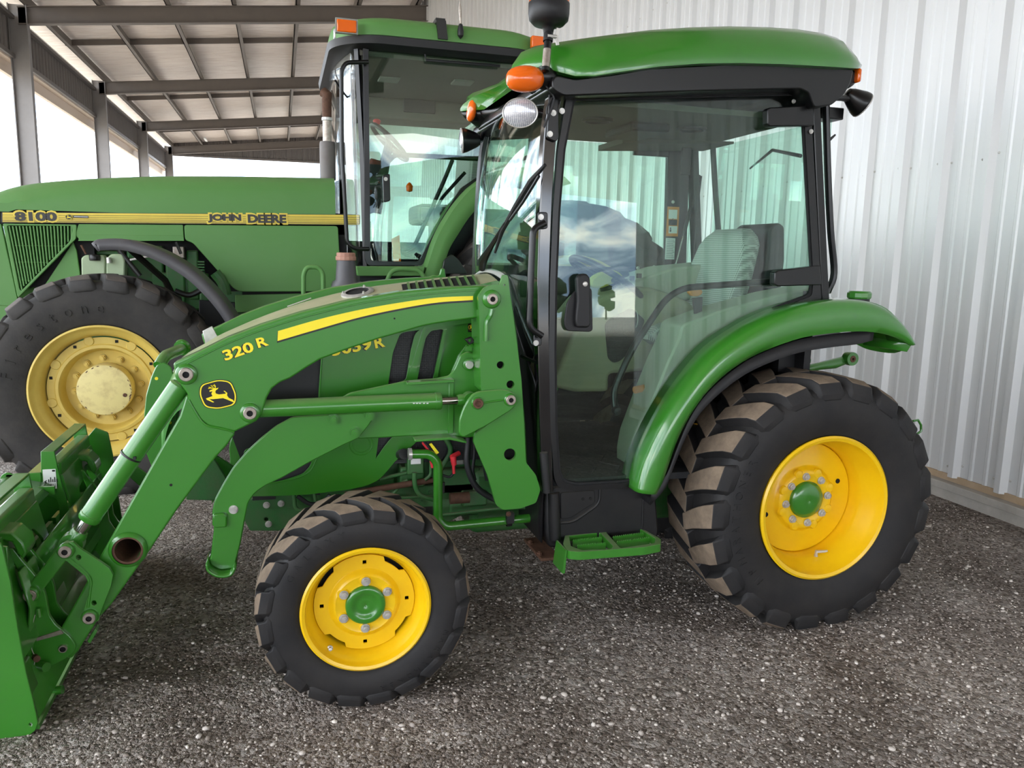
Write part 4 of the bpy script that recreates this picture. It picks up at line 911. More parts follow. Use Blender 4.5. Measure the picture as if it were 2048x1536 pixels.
# fuel filter unit with white tag
a, b = py(815, 918, 2.86), py(848, 948, 2.86); ff = obj('valve_block', MB().box((a.x, 2.86, b.z), (b.x, 2.93, a.z)), 'engine', tractor, bev=.005)
a, b = py(822, 918, 2.855), py(842, 928, 2.855); obj('block_tag', MB().box((a.x, 2.856, b.z), (b.x, 2.862, a.z)), 'white', ff, bev=.001)
c = py(905, 1001, 2.87); obj('oil_filter', MB().lathe([(1e-4, 0), (.022, 0), (.022, .075), (1e-4, .075)], py(900, 997, 2.86), seg=20, fr=frame((1, 0, 0))), 'rust', tractor)
def pipe(name, pts, y, r, m, rad=.04, **kw):
    ps = [py(p[0], p[1], p[2] if len(p) > 2 else y) for p in pts]
    return obj(name, MB().tube(rc(ps, rad, 6, False), r, 12), m, tractor, **kw)
big = pipe('coolant_pipe', [(822, 908), (860, 908), (876, 925), (876, 1040), (892, 1053), (1062, 1036)], 2.78, .0175, 'green', .05)
pipe('hydraulic_pipe', [(885, 1030), (985, 1018), (1060, 1015)], 2.84, .006, 'engine')
a = py(1017, 1042, 2.775); obj('pipe_clamp', MB().lathe([(.0185, -.010), (.021, -.010), (.021, .010), (.0185, .010)], a, seg=20, fr=frame((1, 0, .09))).box((a.x-.014, 2.745, a.z), (a.x+.014, 2.77, a.z+.040)), 'blackd', big)
mb = MB(); hexhead(mb, py(1017, 1028, 2.745), .008, .007); obj('clamp_bolt', mb, 'rust', big)
obj('hose_clamp', MB().lathe([(.019, -.006), (.022, -.006), (.022, .006), (.019, .006)], py(820, 908, 2.78), seg=20, fr=frame((1, 0, 0))), 'steel', big)
pipe('drain_hose', [(938, 870), (932, 930), (950, 975), (985, 998), (1030, 1012)], 2.72, .0115, 'hose', .10)
pipe('drain_hose', [(808, 908), (790, 910, 2.95), (770, 915, 3.0)], 2.82, .020, 'hose')
for pts_, y, r in (([(586, 960), (590, 1015), (600, 1022), (640, 1012)], 2.88, .007), ([(628, 985), (632, 1008), (640, 1014), (700, 1003), (770, 997), (790, 985), (800, 968), (815, 960)], 2.88, .007), ([(760, 958), (815, 945)], 2.89, .007), ([(829, 945), (829, 970), (838, 990), (870, 1000)], 2.85, .009), ([(850, 960), (862, 950), (862, 920)], 2.86, .007), ([(700, 1006), (790, 996), (870, 992)], 2.89, .005), ([(888, 872), (905, 900), (880, 940)], 2.86, .010)): pipe('fuel_line', pts_, y, r, 'engine', .03)
for pts_, y, r, m_ in (([(595, 992), (620, 1010), (645, 1005), (660, 990)], 2.87, .008, 'hose'), ([(690, 990), (760, 977), (865, 960)], 2.87, .012, 'rust'), ([(845, 880), (862, 900), (880, 925), (885, 950), (884, 970)], 2.80, .0035, 'hose'), ([(884, 950), (900, 955), (908, 945), (910, 930)], 2.82, .005, 'hose'), ([(948, 880), (950, 905), (945, 940), (950, 960)], 2.76, .006, 'hose'), ([(968, 900), (970, 930), (975, 960)], 2.84, .010, 'hose')): pipe('wiring_harness', pts_, y, r, m_, .03)
obj('battery_boot', MB().tube([py(906, 912, 2.80), py(908, 930, 2.80)], [.013, .010], 12).tube([py(903, 914, 2.80), py(918, 906, 2.82)], .009, 10), 'redp', tractor); pipe('battery_boot', [(907, 931), (908, 947)], 2.80, .006, 'redp'); pipe('red_cable', [(846, 884), (858, 900), (866, 935)], 2.81, .007, 'redp')
obj('yellow_tag', MB().prism(xz([(858, 888), (863, 886), (878, 905), (873, 909)], 2.79), 2.788, 2.792), 'ydecal', tractor)
pg = obj('block_heater_plug', MB().box(tuple(py(880, 965, 2.80)), tuple(py(889, 985, 2.812))), 'kdecal', tractor, bev=.003)
obj('plug_prong', MB().box(tuple(py(881.5, 985, 2.804)), tuple(py(883.5, 991, 2.807))), 'steel', pg)
a, b = py(825, 1016, 2.925), py(865, 1034, 2.925); obj('serial_plate', MB().box((a.x, 2.926, b.z), (b.x, 2.932, a.z)), 'kdecal', tractor)
# front axle, belly
ax = obj('front_axle', MB().box((FW.x-.06, 2.50, .26), (FW.x+.06, 2*YC-2.50, .38)).lathe([(.09, 2.51-FW.y), (.09, .24), (.05, .26)], FW, seg=20), 'engine', tractor, bev=.015)
obj('gearbox', MB().box((.7, 2.92, .30), (1.9, 3.32, .57)), 'engine', tractor, bev=.03)
obj('rear_axle', MB().lathe([(.10, 2.65-YC), (.12, 2.9-YC), (.12, YC-2.9), (.10, YC-2.65)], (RW.x, YC, RW.z), seg=24), 'engine', tractor)
obj('front_frame', MB().box((-.14, 2.96, .38), (.30, 3.28, .50)), 'engine', tractor, bev=.01)
obj('radiator', MB().box((-.12, 2.92, .50), (-.04, 3.32, .95)), 'blackp', tractor)
# green plates low between the arm and the brace (front weight bracket)
plate('weight_bracket', [(372, 1000), (380, 930), (420, 905), (455, 960), (470, 1002)], 3.0, .02, 'engine', tractor, .004)
plate('weight_bracket', [(424, 905), (470, 935), (470, 960), (440, 985), (428, 1000), (424, 1010)], 3.1, .015, 'greend', tractor, .004)
# ================================================================ cab of the compact tractor
YD = 2.585; KT = .036
def pd(u, v, off=0.0):
    """point on the slightly inward-leaning door plane"""
    y = YD
    for _ in range(5): p = py(u, v, y+off); y = YD+KT*max(-1, p.z-.6)
    return p
def slab(mb, P3, t, holes=(), mi=0):
    """3-D outline (nearly planar) thickened by t along +Y"""
    loops = [list(P3)]+[list(h) for h in holes]; flat = [Vector(p) for l in loops for p in l]; n = len(flat)
    vs = flat+[p+Vector((0, t, 0)) for p in flat]
    if holes:
        mb.holed = True; tri = tessellate_polygon([[Vector((p.x, p.z, 0)) for p in l] for l in loops]); fs = [tuple(q) for q in tri]+[tuple(n+i for i in reversed(q)) for q in tri]
    else: fs = [tuple(range(n)), tuple(range(2*n-1, n-1, -1))]
    o = 0
    for l in loops:
        k = len(l)
        for i in range(k): a = o+i; b = o+(i+1) % k; fs.append((a, a+n, b+n, b))
        o += k
    return mb.add(vs, fs, mi)
def D(pts, off=0.0): return [pd(u, v, off) for u, v in pts]
d_out = rc([(1134, 187), (1598, 176), (1614, 184), (1622, 215), (1629, 340), (1637, 480), (1643, 602), (1600, 613), (1540, 633), (1480, 666), (1430, 702), (1390, 746), (1350, 802), (1318, 858), (1298, 902), (1284, 947), (1276, 972), (1240, 977), (1140, 982), (1116, 974), (1108, 955), (1101, 850), (1098, 700), (1100, 560), (1106, 420), (1116, 300)], 7, 3)
d_in = rc([(1147, 197), (1590, 187), (1603, 196), (1609, 240), (1618, 400), (1627, 560), (1624, 592), (1560, 615), (1500, 645), (1440, 688), (1400, 732), (1360, 787), (1325, 848), (1300, 900), (1286, 940), (1272, 962), (1240, 966), (1150, 971), (1126, 964), (1117, 944), (1111, 850), (1109, 700), (1111, 560), (1117, 420), (1127, 300)], 7, 3)
door = obj('cab_door', slab(MB(), D(d_out), .022, [D(d_in)]), 'black', tractor, bev=.003)
obj('door_seal', slab(MB(), D(d_in, .004), .010, [D(rc([(1150, 201), (1586, 191), (1598, 198), (1605, 240), (1614, 400), (1623, 558), (1619, 588), (1558, 610), (1497, 640), (1437, 684), (1396, 729), (1356, 784), (1321, 846), (1296, 898), (1282, 938), (1270, 957), (1240, 961), (1152, 966), (1130, 960), (1121, 942), (1115, 850), (1113, 700), (1115, 560), (1121, 420), (1131, 300)], 7, 3), .004)]), 'gasket', door)
obj('door_glass', slab(MB(), D(d_in, .012), .005), 'glass', door, smooth=0)
# door furniture: hinges, handle, inner grab rail
for q in ([(1535, 219), (1540, 215), (1627, 210), (1629, 251), (1540, 253), (1535, 248)], [(1550, 545), (1556, 541), (1641, 531), (1644, 570), (1556, 573), (1549, 569)]):
    obj('door_hinge', slab(MB(), D(q, -.034), .034), 'black', door, bev=.004)
hp = rc([(1153, 556), (1160, 548), (1174, 547), (1181, 556), (1182, 600), (1182, 650), (1176, 656), (1154, 655), (1151, 640), (1155, 600)], 5, 3)
hd = obj('door_handle', slab(MB(), D(hp, -.030), .024), 'blackp', door, bev=.007, bseg=3)
obj('handle_cup', slab(MB(), D(rc([(1128, 645), (1134, 605), (1150, 580), (1184, 575), (1186, 660), (1180, 664), (1132, 662)], 8, 3), -.006), .008), 'blackp', door, bev=.003)
c = pd(1170, 568, -.030); obj('door_lock', MB().lathe([(.0085, 0), (.0085, .004), (.006, .005), (1e-4, .005)], c, seg=24, fr=frame((0, -1, 0))), 'steel', hd)
obj('inner_rail', MB().tube(rc([pd(1556, 562, .05), pd(1345, 577, .08), pd(1262, 700, .08), pd(1226, 785, .08), pd(1231, 822, .06)], .09, 7, False), .0125, 14), 'black', door)
obj('rail_knob', MB().lathe([(1e-4, -.012), (.016, -.010), (.018, 0), (.014, .012), (1e-4, .014)], pd(1233, 822, .05), seg=24, fr=frame((0, -1, 0))), 'blackp', door)
obj('door_washer', MB().lathe([(.008, 0), (.006, .006), (1e-4, .006)], pd(1587, 203, -.001), seg=16, fr=frame((0, -1, 0))), 'steel', door)
# pillars
def post(name, pts, wx, wy, m, parent, bev=.004, mirror=False, off=0):
    """rectangular post following door-plane pixels"""
    C = [pd(u, v, off) for u, v in pts]; C = smooth_pts(C, 4); rows = []
    for c in C: rows.append([c+Vector((-wx/2, 0, 0)), c+Vector((wx/2, 0, 0)), c+Vector((wx/2, wy, 0)), c+Vector((-wx/2, wy, 0))])
    mb = MB().grid(rows, closed_u=True); n = len(rows); mb.f += [(3, 2, 1, 0), tuple(4*(n-1)+i for i in range(4))]; mb.m += [0, 0]
    if mirror: mir(mb)
    return obj(name, mb, m, parent, bev=bev)
ap = [(1113, 185), (1102, 260), (1093, 400), (1087, 600), (1090, 800), (1096, 985)]
pilA = post('front_pillar', ap, .044, .05, 'blackg', tractor)
post('front_pillar', ap, .032, .05, 'black', tractor, mirror=True)
cp_ = [(1630, 178), (1634, 220), (1640, 350), (1647, 500), (1652, 600)]
post('rear_pillar', cp_, .034, .06, 'black', tractor); post('rear_pillar', cp_, .034, .06, 'black', tractor, mirror=True)
for u, v in ((1617, 202), (1622, 263)):
    mb = MB(); hexhead(mb, pd(u, v, -.004), .007, .006); obj('pillar_bolt', mb, 'steel', tractor)
# rear frame bulging behind the pillar, rear window
rr_ = [(1652, 205), (1655, 330), (1661, 460), (1668, 545), (1655, 585)]
rf = obj('rear_frame', MB().tube(smooth_pts([py(u, v, 2.70) for u, v in rr_], 5), .014, 10), 'black', tractor)
mb = MB().tube(smooth_pts([py(u, v, 2.70) for u, v in rr_], 5), .014, 10); obj('rear_frame', mir(mb), 'black', tractor)
xr = py(1655, 330, 2.70).x
obj('rear_window', MB().box((xr, 2.70, 1.30), (xr+.005, 2*YC-2.70, 1.95)), 'glass', tractor)
obj('rear_wall', MB().box((1.99, 2.66, .60), (2.02, 2*YC-2.66, 1.29)), 'blackp', tractor)
obj('rear_wiper', MB().tube([Vector((xr-.01, 2.86, 1.83)), py(1545, 300, 3.1), py(1500, 337, 3.25)], [.008, .007, .004], 8), 'hose', tractor)
obj('rear_wiper_arm', MB().tube([py(1650, 284, 2.72), py(1660, 279, 2.74), py(1670, 270, 2.76)], [.004, .006, .004], 8), 'hose', tractor)
obj('work_lamp_box', MB().box(tuple(py(1644, 212, 2.72)), tuple(py(1660, 246, 2.80))), 'black', tractor, bev=.004)
# curved windshield
xa = lambda z: .864+.055*((z-1.45)/.5)**2*(1 if z > 1.45 else .6)
rows = []
for j in range(15):
    t = j/14; row = []
    for i in range(25):
        s_ = -1+2*i/24; y = YC+s_*(.505 if True else 0)
        zl = 1.30-.33*max(0, abs(s_)-.45)/.55; z = zl+(1.985-zl)*t
        y = YC+s_*(YC-(YD+KT*(z-.6))-.02)
        row.append(Vector((xa(z)-.055*(1-s_*s_), y, z)))
    rows.append(row)
obj('windshield', MB().grid(rows), 'glass', tractor, smooth=60, sol=.005)
# cowl under the windshield and front wall of the cab
rows = []
for i in range(21):
    s_ = -1+i/10; y = YC+s_*.49; zl = 1.30-.33*max(0, abs(s_)-.45)/.55; x = .864-.055*(1-s_*s_)
    rows.append([Vector((x-.01, y, zl)), Vector((x+.0, y, zl-.03)), Vector((.90, y, .60)), Vector((.90, y, .36))])
obj('front_wall', MB().grid(rows), 'blackp', tractor, smooth=40, sol=.006)
# grab bar with brackets
gb = obj('grab_bar', MB().tube(rc([pd(1090, 446, -.03), pd(1066, 458, -.035), pd(1057, 655, -.035), pd(1084, 672, -.03)], .045, 6, False), .0115, 14), 'black', tractor)
for u, v in ((1084, 438), (1074, 684)):
    obj('grab_bracket', slab(MB(), D(rc([(u-8, v-14), (u+12, v-14), (u+12, v+20), (u-6, v+20)] if v < 500 else [(u-7, v-16), (u+10, v-20), (u+10, v+8), (u-7, v+8)], 6, 3), -.012), .014), 'black', gb, bev=.003)
    mb = MB(); hexhead(mb, pd(u-2, v-4 if v < 500 else v+2, -.013), .008, .006); obj('bracket_bolt', mb, 'steel', gb)
obj('mirror_arm', MB().tube([py(1043, 712, 2.70), pd(1078, 727, .01)], .007, 8), 'black', tractor)
mb = MB()
a = pd(1087, 905, -.015); b = pd(1094, 985, -.015); obj('hinge_tube', MB().tube([a, b], .0150, 14), 'blackd', tractor)
# front wiper
wp = lambda u, v, x=.80: px(u, v, x)
w0 = px(965, 535, .80); wa = obj('front_wiper', MB().tube([px(964, 538, .795), px(966, 520, .79), px(985, 488, .795), px(1012, 445, .80)], [.014, .019, .010, .007], 8), 'black', tractor)
obj('wiper_blade', MB().tube([px(1090, 330, .835), px(1062, 362, .82), px(1030, 415, .808), px(1004, 462, .80), px(990, 505, .797)], [.006, .010, .010, .009, .005], 8).tube([px(1078, 352, .822), px(1046, 404, .805), px(1020, 440, .798)], .0055, 6), 'hose', wa)
# ---- roof
st_ = [(1012, 152, 2.80, 1014, 140), (1022, 143, 2.72, 1028, 124), (1050, 136, 2.66, 1056, 108), (1085, 134, 2.62, 1088, 98), (1115, 143, 2.58, 1118, 92), (1150, 152, 2.55, 1152, 86), (1190, 152, 2.535, 1190, 80), (1240, 144, 2.53, 1240, 74), (1320, 133, 2.53, 1320, 65), (1400, 127, 2.53, 1400, 60), (1480, 126, 2.53, 1480, 58), (1560, 128, 2.53, 1560, 60), (1620, 131, 2.53, 1618, 64), (1670, 134, 2.53, 1658, 71), (1700, 136, 2.54, 1684, 80), (1716, 137, 2.56, 1704, 100), (1722, 136, 2.60, 1718, 122)]
rows = []
for ub, vb, yn, ut, vt in st_:
    b = py(ub, vb, yn); tp = py(ut, vt, yn+.14); h = max(.012, tp.z-b.z); half = []
    for dy, f in ((.030, -.01), (0, 0), (-.004, .16), (.012, .42), (.050, .76), (.09, .93), (.14, 1.0), (.30, 1.06)): half.append((yn+dy, b.z+h*f))
    row = [Vector((b.x, y, z)) for y, z in half]+[Vector((b.x, YC, b.z+h*1.09))]+[Vector((b.x, 2*YC-y, z)) for y, z in reversed(half)]
    rows.append(row)
for i_, row in enumerate(rows[:6]):                                    # the front edge is scooped back between the two lamp lobes
    for v in row:
        d_ = abs(v.y-YC)/.40
        if d_ < 1: v.x += .12*(1-d_**3)*(1-i_/6); v.z -= .012*(1-d_**3)*(1-i_/6)
mb = MB().grid(rows)
for r_ in (rows[0], rows[-1]): mb.add(r_, [tuple(range(len(r_)))])
roof = obj('roof_panel', mb, 'green', tractor, smooth=50)
edge = [rows[i][1] for i in range(3, -1, -1)]+list(rows[0][2:-2])+[rows[i][-2] for i in range(4)]
zf = [min(rows[i][1].z, rows[i][0].z) for i in range(3, -1, -1)]+[rows[0][0].z]*(len(rows[0])-4)+[rows[i][0].z for i in range(4)]
obj('roof_gutter', MB().grid([[Vector((v.x+.006, v.y, z_-.002)), Vector((v.x+.02, v.y, z_-.022)), Vector((max(v.x+.03, .93), min(max(v.y, 2.66), 3.58), 1.93))] for v, z_ in zip(edge, zf)]), 'black', roof, smooth=60, sol=.006)
# black roof underside / gutter body
ub_ = rc([(1104, 160), (1112, 150), (1150, 158), (1230, 148), (1300, 136), (1450, 128), (1600, 131), (1708, 138), (1702, 165), (1690, 188), (1664, 210), (1628, 215), (1618, 186), (1600, 177), (1400, 182), (1128, 192), (1112, 184), (1104, 176)], 6, 3)
obj('roof_body', MB().prism(xz(ub_, 2.56), 2.56, 2*YC-2.56), 'black', tractor, bev=.016, bseg=3)
obj('front_header', MB().prism(xz(rc([(1088, 176), (1092, 154), (1130, 150), (1134, 190), (1110, 192)], 6, 3), 2.62), 2.62, 2*YC-2.68), 'black', tractor, bev=.012, bseg=3)
hl_ = MB(); z = 1.935; hl_.box((.95, 2.70, z), (1.93, 2*YC-2.70, z+.02)); head = obj('headliner', hl_, 'headliner', tractor)
for x, y in ((1.20, 2.98), (1.63, 3.02)): obj('roof_speaker', MB().lathe([(.062, 0), (.062, -.008), (.050, -.010), (.046, -.003), (1e-4, -.002)], (x, y, z), seg=32, ax='Z'), 'blackp', head)
obj('roof_console', MB().box((1.33, 2.95, z-.035), (1.50, 3.22, z)), 'blackp', head, bev=.01)
obj('sun_visor', MB().prism([(1.45, 1.90), (2.0, 1.93), (2.0, 1.94), (1.45, 1.925)], 3.30, 3.58), 'headliner', head)
obj('roof_clip', MB().box((1.74, 3.30, 1.78), (1.79, 3.31, 1.90)), 'hose', head, bev=.006)
# ---- lamps
def amber(c, name='turn_lamp', sx=.064, sy=.038, sz=.042, tilt=.12):
    mb = MB(); rows = []
    for i in range(13):
        a = -PI/2+PI*i/12; row = []
        for k in range(32):
            b = 2*PI*k/32; r = 1+.018*math.cos(16*b)
            ce = math.copysign(abs(math.cos(a))**.7, math.cos(a)) if abs(math.cos(a)) > 1e-6 else 0
            row.append(Vector((sx*math.sin(a), sy*ce*math.cos(b)*r, sz*ce*math.sin(b)*r)))
        rows.append(row)
    mb.grid(rows, closed_u=True); mb.xform(Matrix.Translation(c) @ Matrix.Rotation(tilt, 4, 'Y')); return mb
lampN = obj('turn_lamp', amber(py(1050, 158, 2.60), tilt=-.10), 'orange', tractor, smooth=60)
obj('lamp_base', MB().lathe([(1e-4, -.03), (.036, -.03), (.040, -.01), (.030, .02), (1e-4, .02)], py(1096, 156, 2.62), seg=24, fr=frame((1, 0, 0))), 'black', lampN)
cf = py(962, 222, 3.50); lampF = obj('turn_lamp', amber(cf+Vector((-.045, -.01, .0)), sx=.020, sz=.05, sy=.045), 'orange', tractor, smooth=60)
obj('lamp_base', MB().lathe([(1e-4, -.045), (.046, -.045), (.048, .03), (.030, .05), (1e-4, .05)], cf, seg=24, fr=frame((1, 0, 0))), 'black', lampF)
c = py(1712, 150, 2.60); obj('rear_marker', MB().box((c.x-.006, 2.58, c.z-.028), (c.x+.012, 2.66, c.z+.022)), 'orange', tractor, bev=.008)
obj('marker_base', MB().prism(xz([(1690, 140), (1713, 140), (1712, 168), (1700, 176), (1688, 178)], 2.60), 2.60, 2.68), 'black', tractor, bev=.008)
def worklamp(c, d, r, asp, lens=True):
    fr = frame(d); S = [Vector(fr[0]), Vector(fr[1]), Vector(fr[2])]
    body = MB().lathe([(1e-4, -.075), (r*.42, -.072), (r*.62, -.055), (r*.95, -.012), (r, 0), (r*1.01, .006), (r*.97, .008)], (0, 0, 0), seg=36, fr=(Vector((1, 0, 0)), Vector((0, 1, 0)), Vector((0, 0, 1))))
    R_ = Matrix((( S[0].x, S[1].x, S[2].x, c.x), (S[0].y, S[1].y, S[2].y, c.y), (S[0].z, S[1].z, S[2].z, c.z), (0, 0, 0, 1))) @ Matrix.Diagonal((1, asp, 1, 1))
    b = obj('work_lamp', body.xform(R_), 'black', tractor, smooth=50)
    lens_ = MB().lathe([(r*.97, .006), (r*.90, .011), (r*.6, .016), (r*.3, .018), (1e-4, .019)], (0, 0, 0), seg=36, fr=(Vector((1, 0, 0)), Vector((0, 1, 0)), Vector((0, 0, 1))))
    obj('lamp_lens', lens_.xform(R_), 'lens', b, smooth=60)
    rim = MB().lathe([(r*1.0, .004), (r*1.02, .008), (r*.99, .011), (r*.94, .010)], (0, 0, 0), seg=36, fr=(Vector((1, 0, 0)), Vector((0, 1, 0)), Vector((0, 0, 1))))
    obj('lamp_rim', rim.xform(R_), 'steel', b); return b
def lensm():
    m, nt, b = nmat('ribbed_lamp_lens'); L = nt.links.new
    b.inputs['Base Color'].default_value = srgb('d9dadd'); b.inputs['Roughness'].default_value = .15; b.inputs['Metallic'].default_value = .45
    br = N(nt, 'ShaderNodeTexBrick'); br.inputs['Scale'].default_value = 1; br.offset = 0
    br.inputs['Color1'].default_value = (1, 1, 1, 1); br.inputs['Color2'].default_value = (.75, .75, .8, 1); br.inputs['Mortar'].default_value = (.25, .26, .3, 1)
    br.inputs['Brick Width'].default_value = .006; br.inputs['Row Height'].default_value = .0045; br.inputs['Mortar Size'].default_value = .0007
    s = N(nt, 'ShaderNodeSeparateXYZ'); L(objcoord(nt), s.inputs[0]); cxy = N(nt, 'ShaderNodeCombineXYZ'); L(s.outputs[0], cxy.inputs[0]); L(s.outputs[2], cxy.inputs[1]); L(cxy.outputs[0], br.inputs['Vector'])
    L(br.outputs['Color'], b.inputs['Base Color']); bp = N(nt, 'ShaderNodeBump', Strength=.6, Distance=.002); L(br.outputs['Fac'], bp.inputs['Height']); L(bp.outputs[0], b.inputs['Normal']); return m
M['lens'] = lensm()
wl = worklamp(py(1041, 226, 2.68), (-.42, -.88, -.12), .061, .80)
obj('lamp_bracket', MB().tube([py(1075, 226, 2.74), py(1092, 228, 2.72), py(1100, 236, 2.66)], [.018, .013, .011], 10), 'black', wl)
wf = worklamp(py(927, 281, 3.50), (-1, .12, -.08), .053, 1.0)
obj('lamp_bracket', MB().tube([py(950, 283, 3.5), py(962, 280, 3.52), py(968, 262, 3.54)], [.016, .012, .010], 10), 'black', wf)
wr = worklamp(py(1722, 208, 2.68), (.86, -.10, -.50), .050, 1.0)
obj('lamp_bracket', MB().tube([py(1697, 197, 2.68), py(1682, 196, 2.68), py(1664, 196, 2.66)], [.014, .011, .010], 10), 'black', wr)
# bracket plate for lamp and beacon on the near pillar
bp_ = obj('lamp_mount', slab(MB(), D(rc([(1099, 185), (1117, 180), (1118, 275), (1112, 284), (1094, 276), (1096, 240)], 4, 2), -.014), .012), 'black', tractor, bev=.003)
for u, v in ((1107, 226), (1100, 268), (1124, 222)):
    mb = MB(); hexhead(mb, pd(u, v, -.015), .008, .006); obj('mount_bolt', mb, 'steel', bp_)
obj('lamp_cable', MB().tube(smooth_pts([py(u, v, 2.60) for u, v in ((1090, 168), (1098, 180), (1108, 195), (1104, 215), (1094, 240), (1088, 255))], 4), .004, 8).tube(smooth_pts([py(u, v, 2.60) for u, v in ((1104, 195), (1099, 205), (1094, 215), (1093, 228))], 4), .003, 6), 'hose', bp_)
# beacon on its stalk
b0, b1 = py(1091, 142, 2.56), py(1096, 80, 2.58)
bs = obj('beacon_stalk', MB().tube([b0, b1], .0125, 16), 'black', tractor)
dd = (b1-b0); obj('stalk_label', MB().lathe([(.0128, .012), (.0133, .012), (.0133, .072), (.0128, .072)], b0, seg=20, fr=frame(dd)), 'pin', bs)
obj('stalk_clamp', MB().lathe([(.016, 0), (.016, .022), (.013, .03)], b1-dd*.05, seg=16, fr=frame(dd)), 'hose', bs)
wn = py(1106, 73, 2.57); obj('wing_nut', MB().lathe([(.006, -.02), (.006, .012), (1e-4, .012)], wn, seg=12, fr=frame((1, 0, 0))).prism([(wn.x+.006, wn.z), (wn.x+.012, wn.z+.028), (wn.x+.024, wn.z+.026), (wn.x+.018, wn.z+.004)], 2.568, 2.572).prism([(wn.x+.006, wn.z), (wn.x+.012, wn.z-.026), (wn.x+.022, wn.z-.024), (wn.x+.018, wn.z-.002)], 2.568, 2.572), 'steel', bs)
bc = py(1097, 53, 2.60)
bk = obj('beacon_base', MB().lathe([(.014, -.032), (.018, -.01), (.026, .0), (.050, .004), (.064, .018), (.0675, .040), (.0675, .070), (.064, .074), (1e-4, .074)], bc, seg=40, ax='Z'), 'blackp', tractor, smooth=50)
obj('beacon_dome', MB().lathe([(.0655, .070), (.0665, .085), (.062, .17), (.05, .19), (1e-4, .195)], bc, seg=40, ax='Z'), 'orange', bk, smooth=60)
# ---- rear fender
fo = [(1271, 983), (1276, 960), (1286, 925), (1302, 888), (1322, 848), (1352, 798), (1392, 744), (1432, 701), (1482, 666), (1540, 634), (1600, 613), (1650, 604), (1700, 601), (1740, 605), (1772, 618), (1797, 641), (1814, 666), (1823, 688)]
fi = [(1312, 988), (1325, 962), (1336, 930), (1347, 898), (1362, 862), (1386, 820), (1418, 778), (1456, 743), (1500, 714), (1550, 692), (1605, 674), (1655, 666), (1700, 662), (1735, 662), (1765, 666), (1790, 673), (1810, 681), (1822, 690)]
FO = smooth_pts([py(u, v, 2.53) for u, v in fo], 3); FI = smooth_pts([py(u, v, 2.51) for u, v in fi], 3)
rows = []
for a, b in zip(FO, FI):
    row = []
    for t, y in ((0, 2.520), (.0, 2.512), (.22, 2.504), (.5, 2.503), (.74, 2.507), (.90, 2.516), (1.0, 2.540)):
        q = b.lerp(a, t); row.append(Vector((q.x, y, q.z)))
    row.append(Vector((a.x, 2.66, a.z+.003))); rows.append(row)
mb = MB().grid(rows); fender = obj('rear_fender', mb, 'green', tractor, smooth=70, sol=.006)
# rear cover of the fender reaching inward
A = [py(u, v, 2.54) for u, v in ((1650, 604), (1700, 601), (1740, 605), (1772, 618), (1797, 641), (1814, 666), (1823, 688))]
rows = [[Vector((p.x, y, p.z+dz)) for y, dz in ((2.54, 0), (2.70, .004), (2.85, .0))] for p in smooth_pts(A, 3)]
rows.append([Vector((rows[-1][0].x-.02, y, rows[-1][0].z-.03)) for y in (2.54, 2.70, 2.85)])
obj('fender_cover', MB().grid(rows), 'green', fender, smooth=60, sol=.005)
q = [py(1823, 690, 2.53), py(1790, 706, 2.66), py(1740, 700, 2.76), py(1712, 688, 2.80)]
mb = MB(); ins = [Vector((p.x, p.y, p.z)) for p in smooth_pts(q, 4)]; up = [Vector((p.x-.01, p.y+.04, p.z+.07)) for p in ins]
obj('fender_inner', MB().grid([ins, up]), 'green', fender, smooth=60, sol=.004)
# black wheel-arch liner
li = [(1300, 1010), (1330, 975), (1348, 930), (1372, 872), (1400, 826), (1440, 785), (1490, 748), (1545, 722), (1600, 704), (1660, 694), (1712, 688), (1745, 680)]
LI = smooth_pts([py(u, v, 2.53) for u, v in li], 3)
obj('arch_liner', MB().grid([[Vector((p.x, 2.525, p.z+.05)), Vector((p.x, 2.53, p.z)), Vector((p.x+.0, 2.95, p.z+.02))] for p in LI]), 'blackp', tractor, smooth=50, sol=.004)
mb = MB().grid(rows := [[Vector((p.x, 2*YC-2.51, p.z-.06)), Vector((p.x, 2*YC-2.53, p.z)), Vector((p.x, 2*YC-2.66, p.z))] for p in FO]); obj('rear_fender', mb, 'green', tractor, smooth=60, sol=.005)
# filler cap on the fender, lift link and stub behind
c = py(1718, 600, 2.66); cap = obj('filler_cap', MB().lathe([(.044, .006), (.047, .012), (.047, .028), (.040, .036), (1e-4, .037)], c, seg=12, ax='Z'), 'green', tractor, smooth=25)
obj('cap_neck', MB().lathe([(.040, -.03), (.040, .008), (1e-4, .008)], c, seg=24, ax='Z'), 'hose', cap)
ln = obj('lift_link', MB().tube([py(1560, 748, 3.0), py(1640, 732, 3.0), py(1668, 727, 3.0), py(1690, 720, 3.0)], [.018, .018, .024, .020], 14), 'green', tractor)
e_ = py(1700, 717, 2.98); obj('link_eye', MB().lathe([(.013, 0), (.030, 0), (.032, .012), (.032, .03), (.030, .04), (.013, .04), (.013, 0)], e_-Vector((0, .02, 0)), seg=28), 'green', ln)
obj('link_ball', MB().lathe([(.014, .0), (.018, .005), (.018, .03), (.006, .03), (.006, .0), (.014, 0)], e_-Vector((0, .022, 0)), seg=20), 'rust', ln)
obj('link_stub', MB().lathe([(1e-4, 0), (.026, 0), (.026, .05), (1e-4, .05)], py(1612, 722, 2.98), seg=20), 'green', ln)
obj('hitch_ring', MB().tube([py(u, v, 3.1) for u, v in ((1826, 842), (1836, 840), (1842, 850), (1842, 862), (1834, 868))], .006, 8), 'green', tractor)
obj('fender_strut', MB().box(tuple(py(1560, 690, 2.72)), tuple(py(1600, 740, 2.76))), 'blackp', tractor)
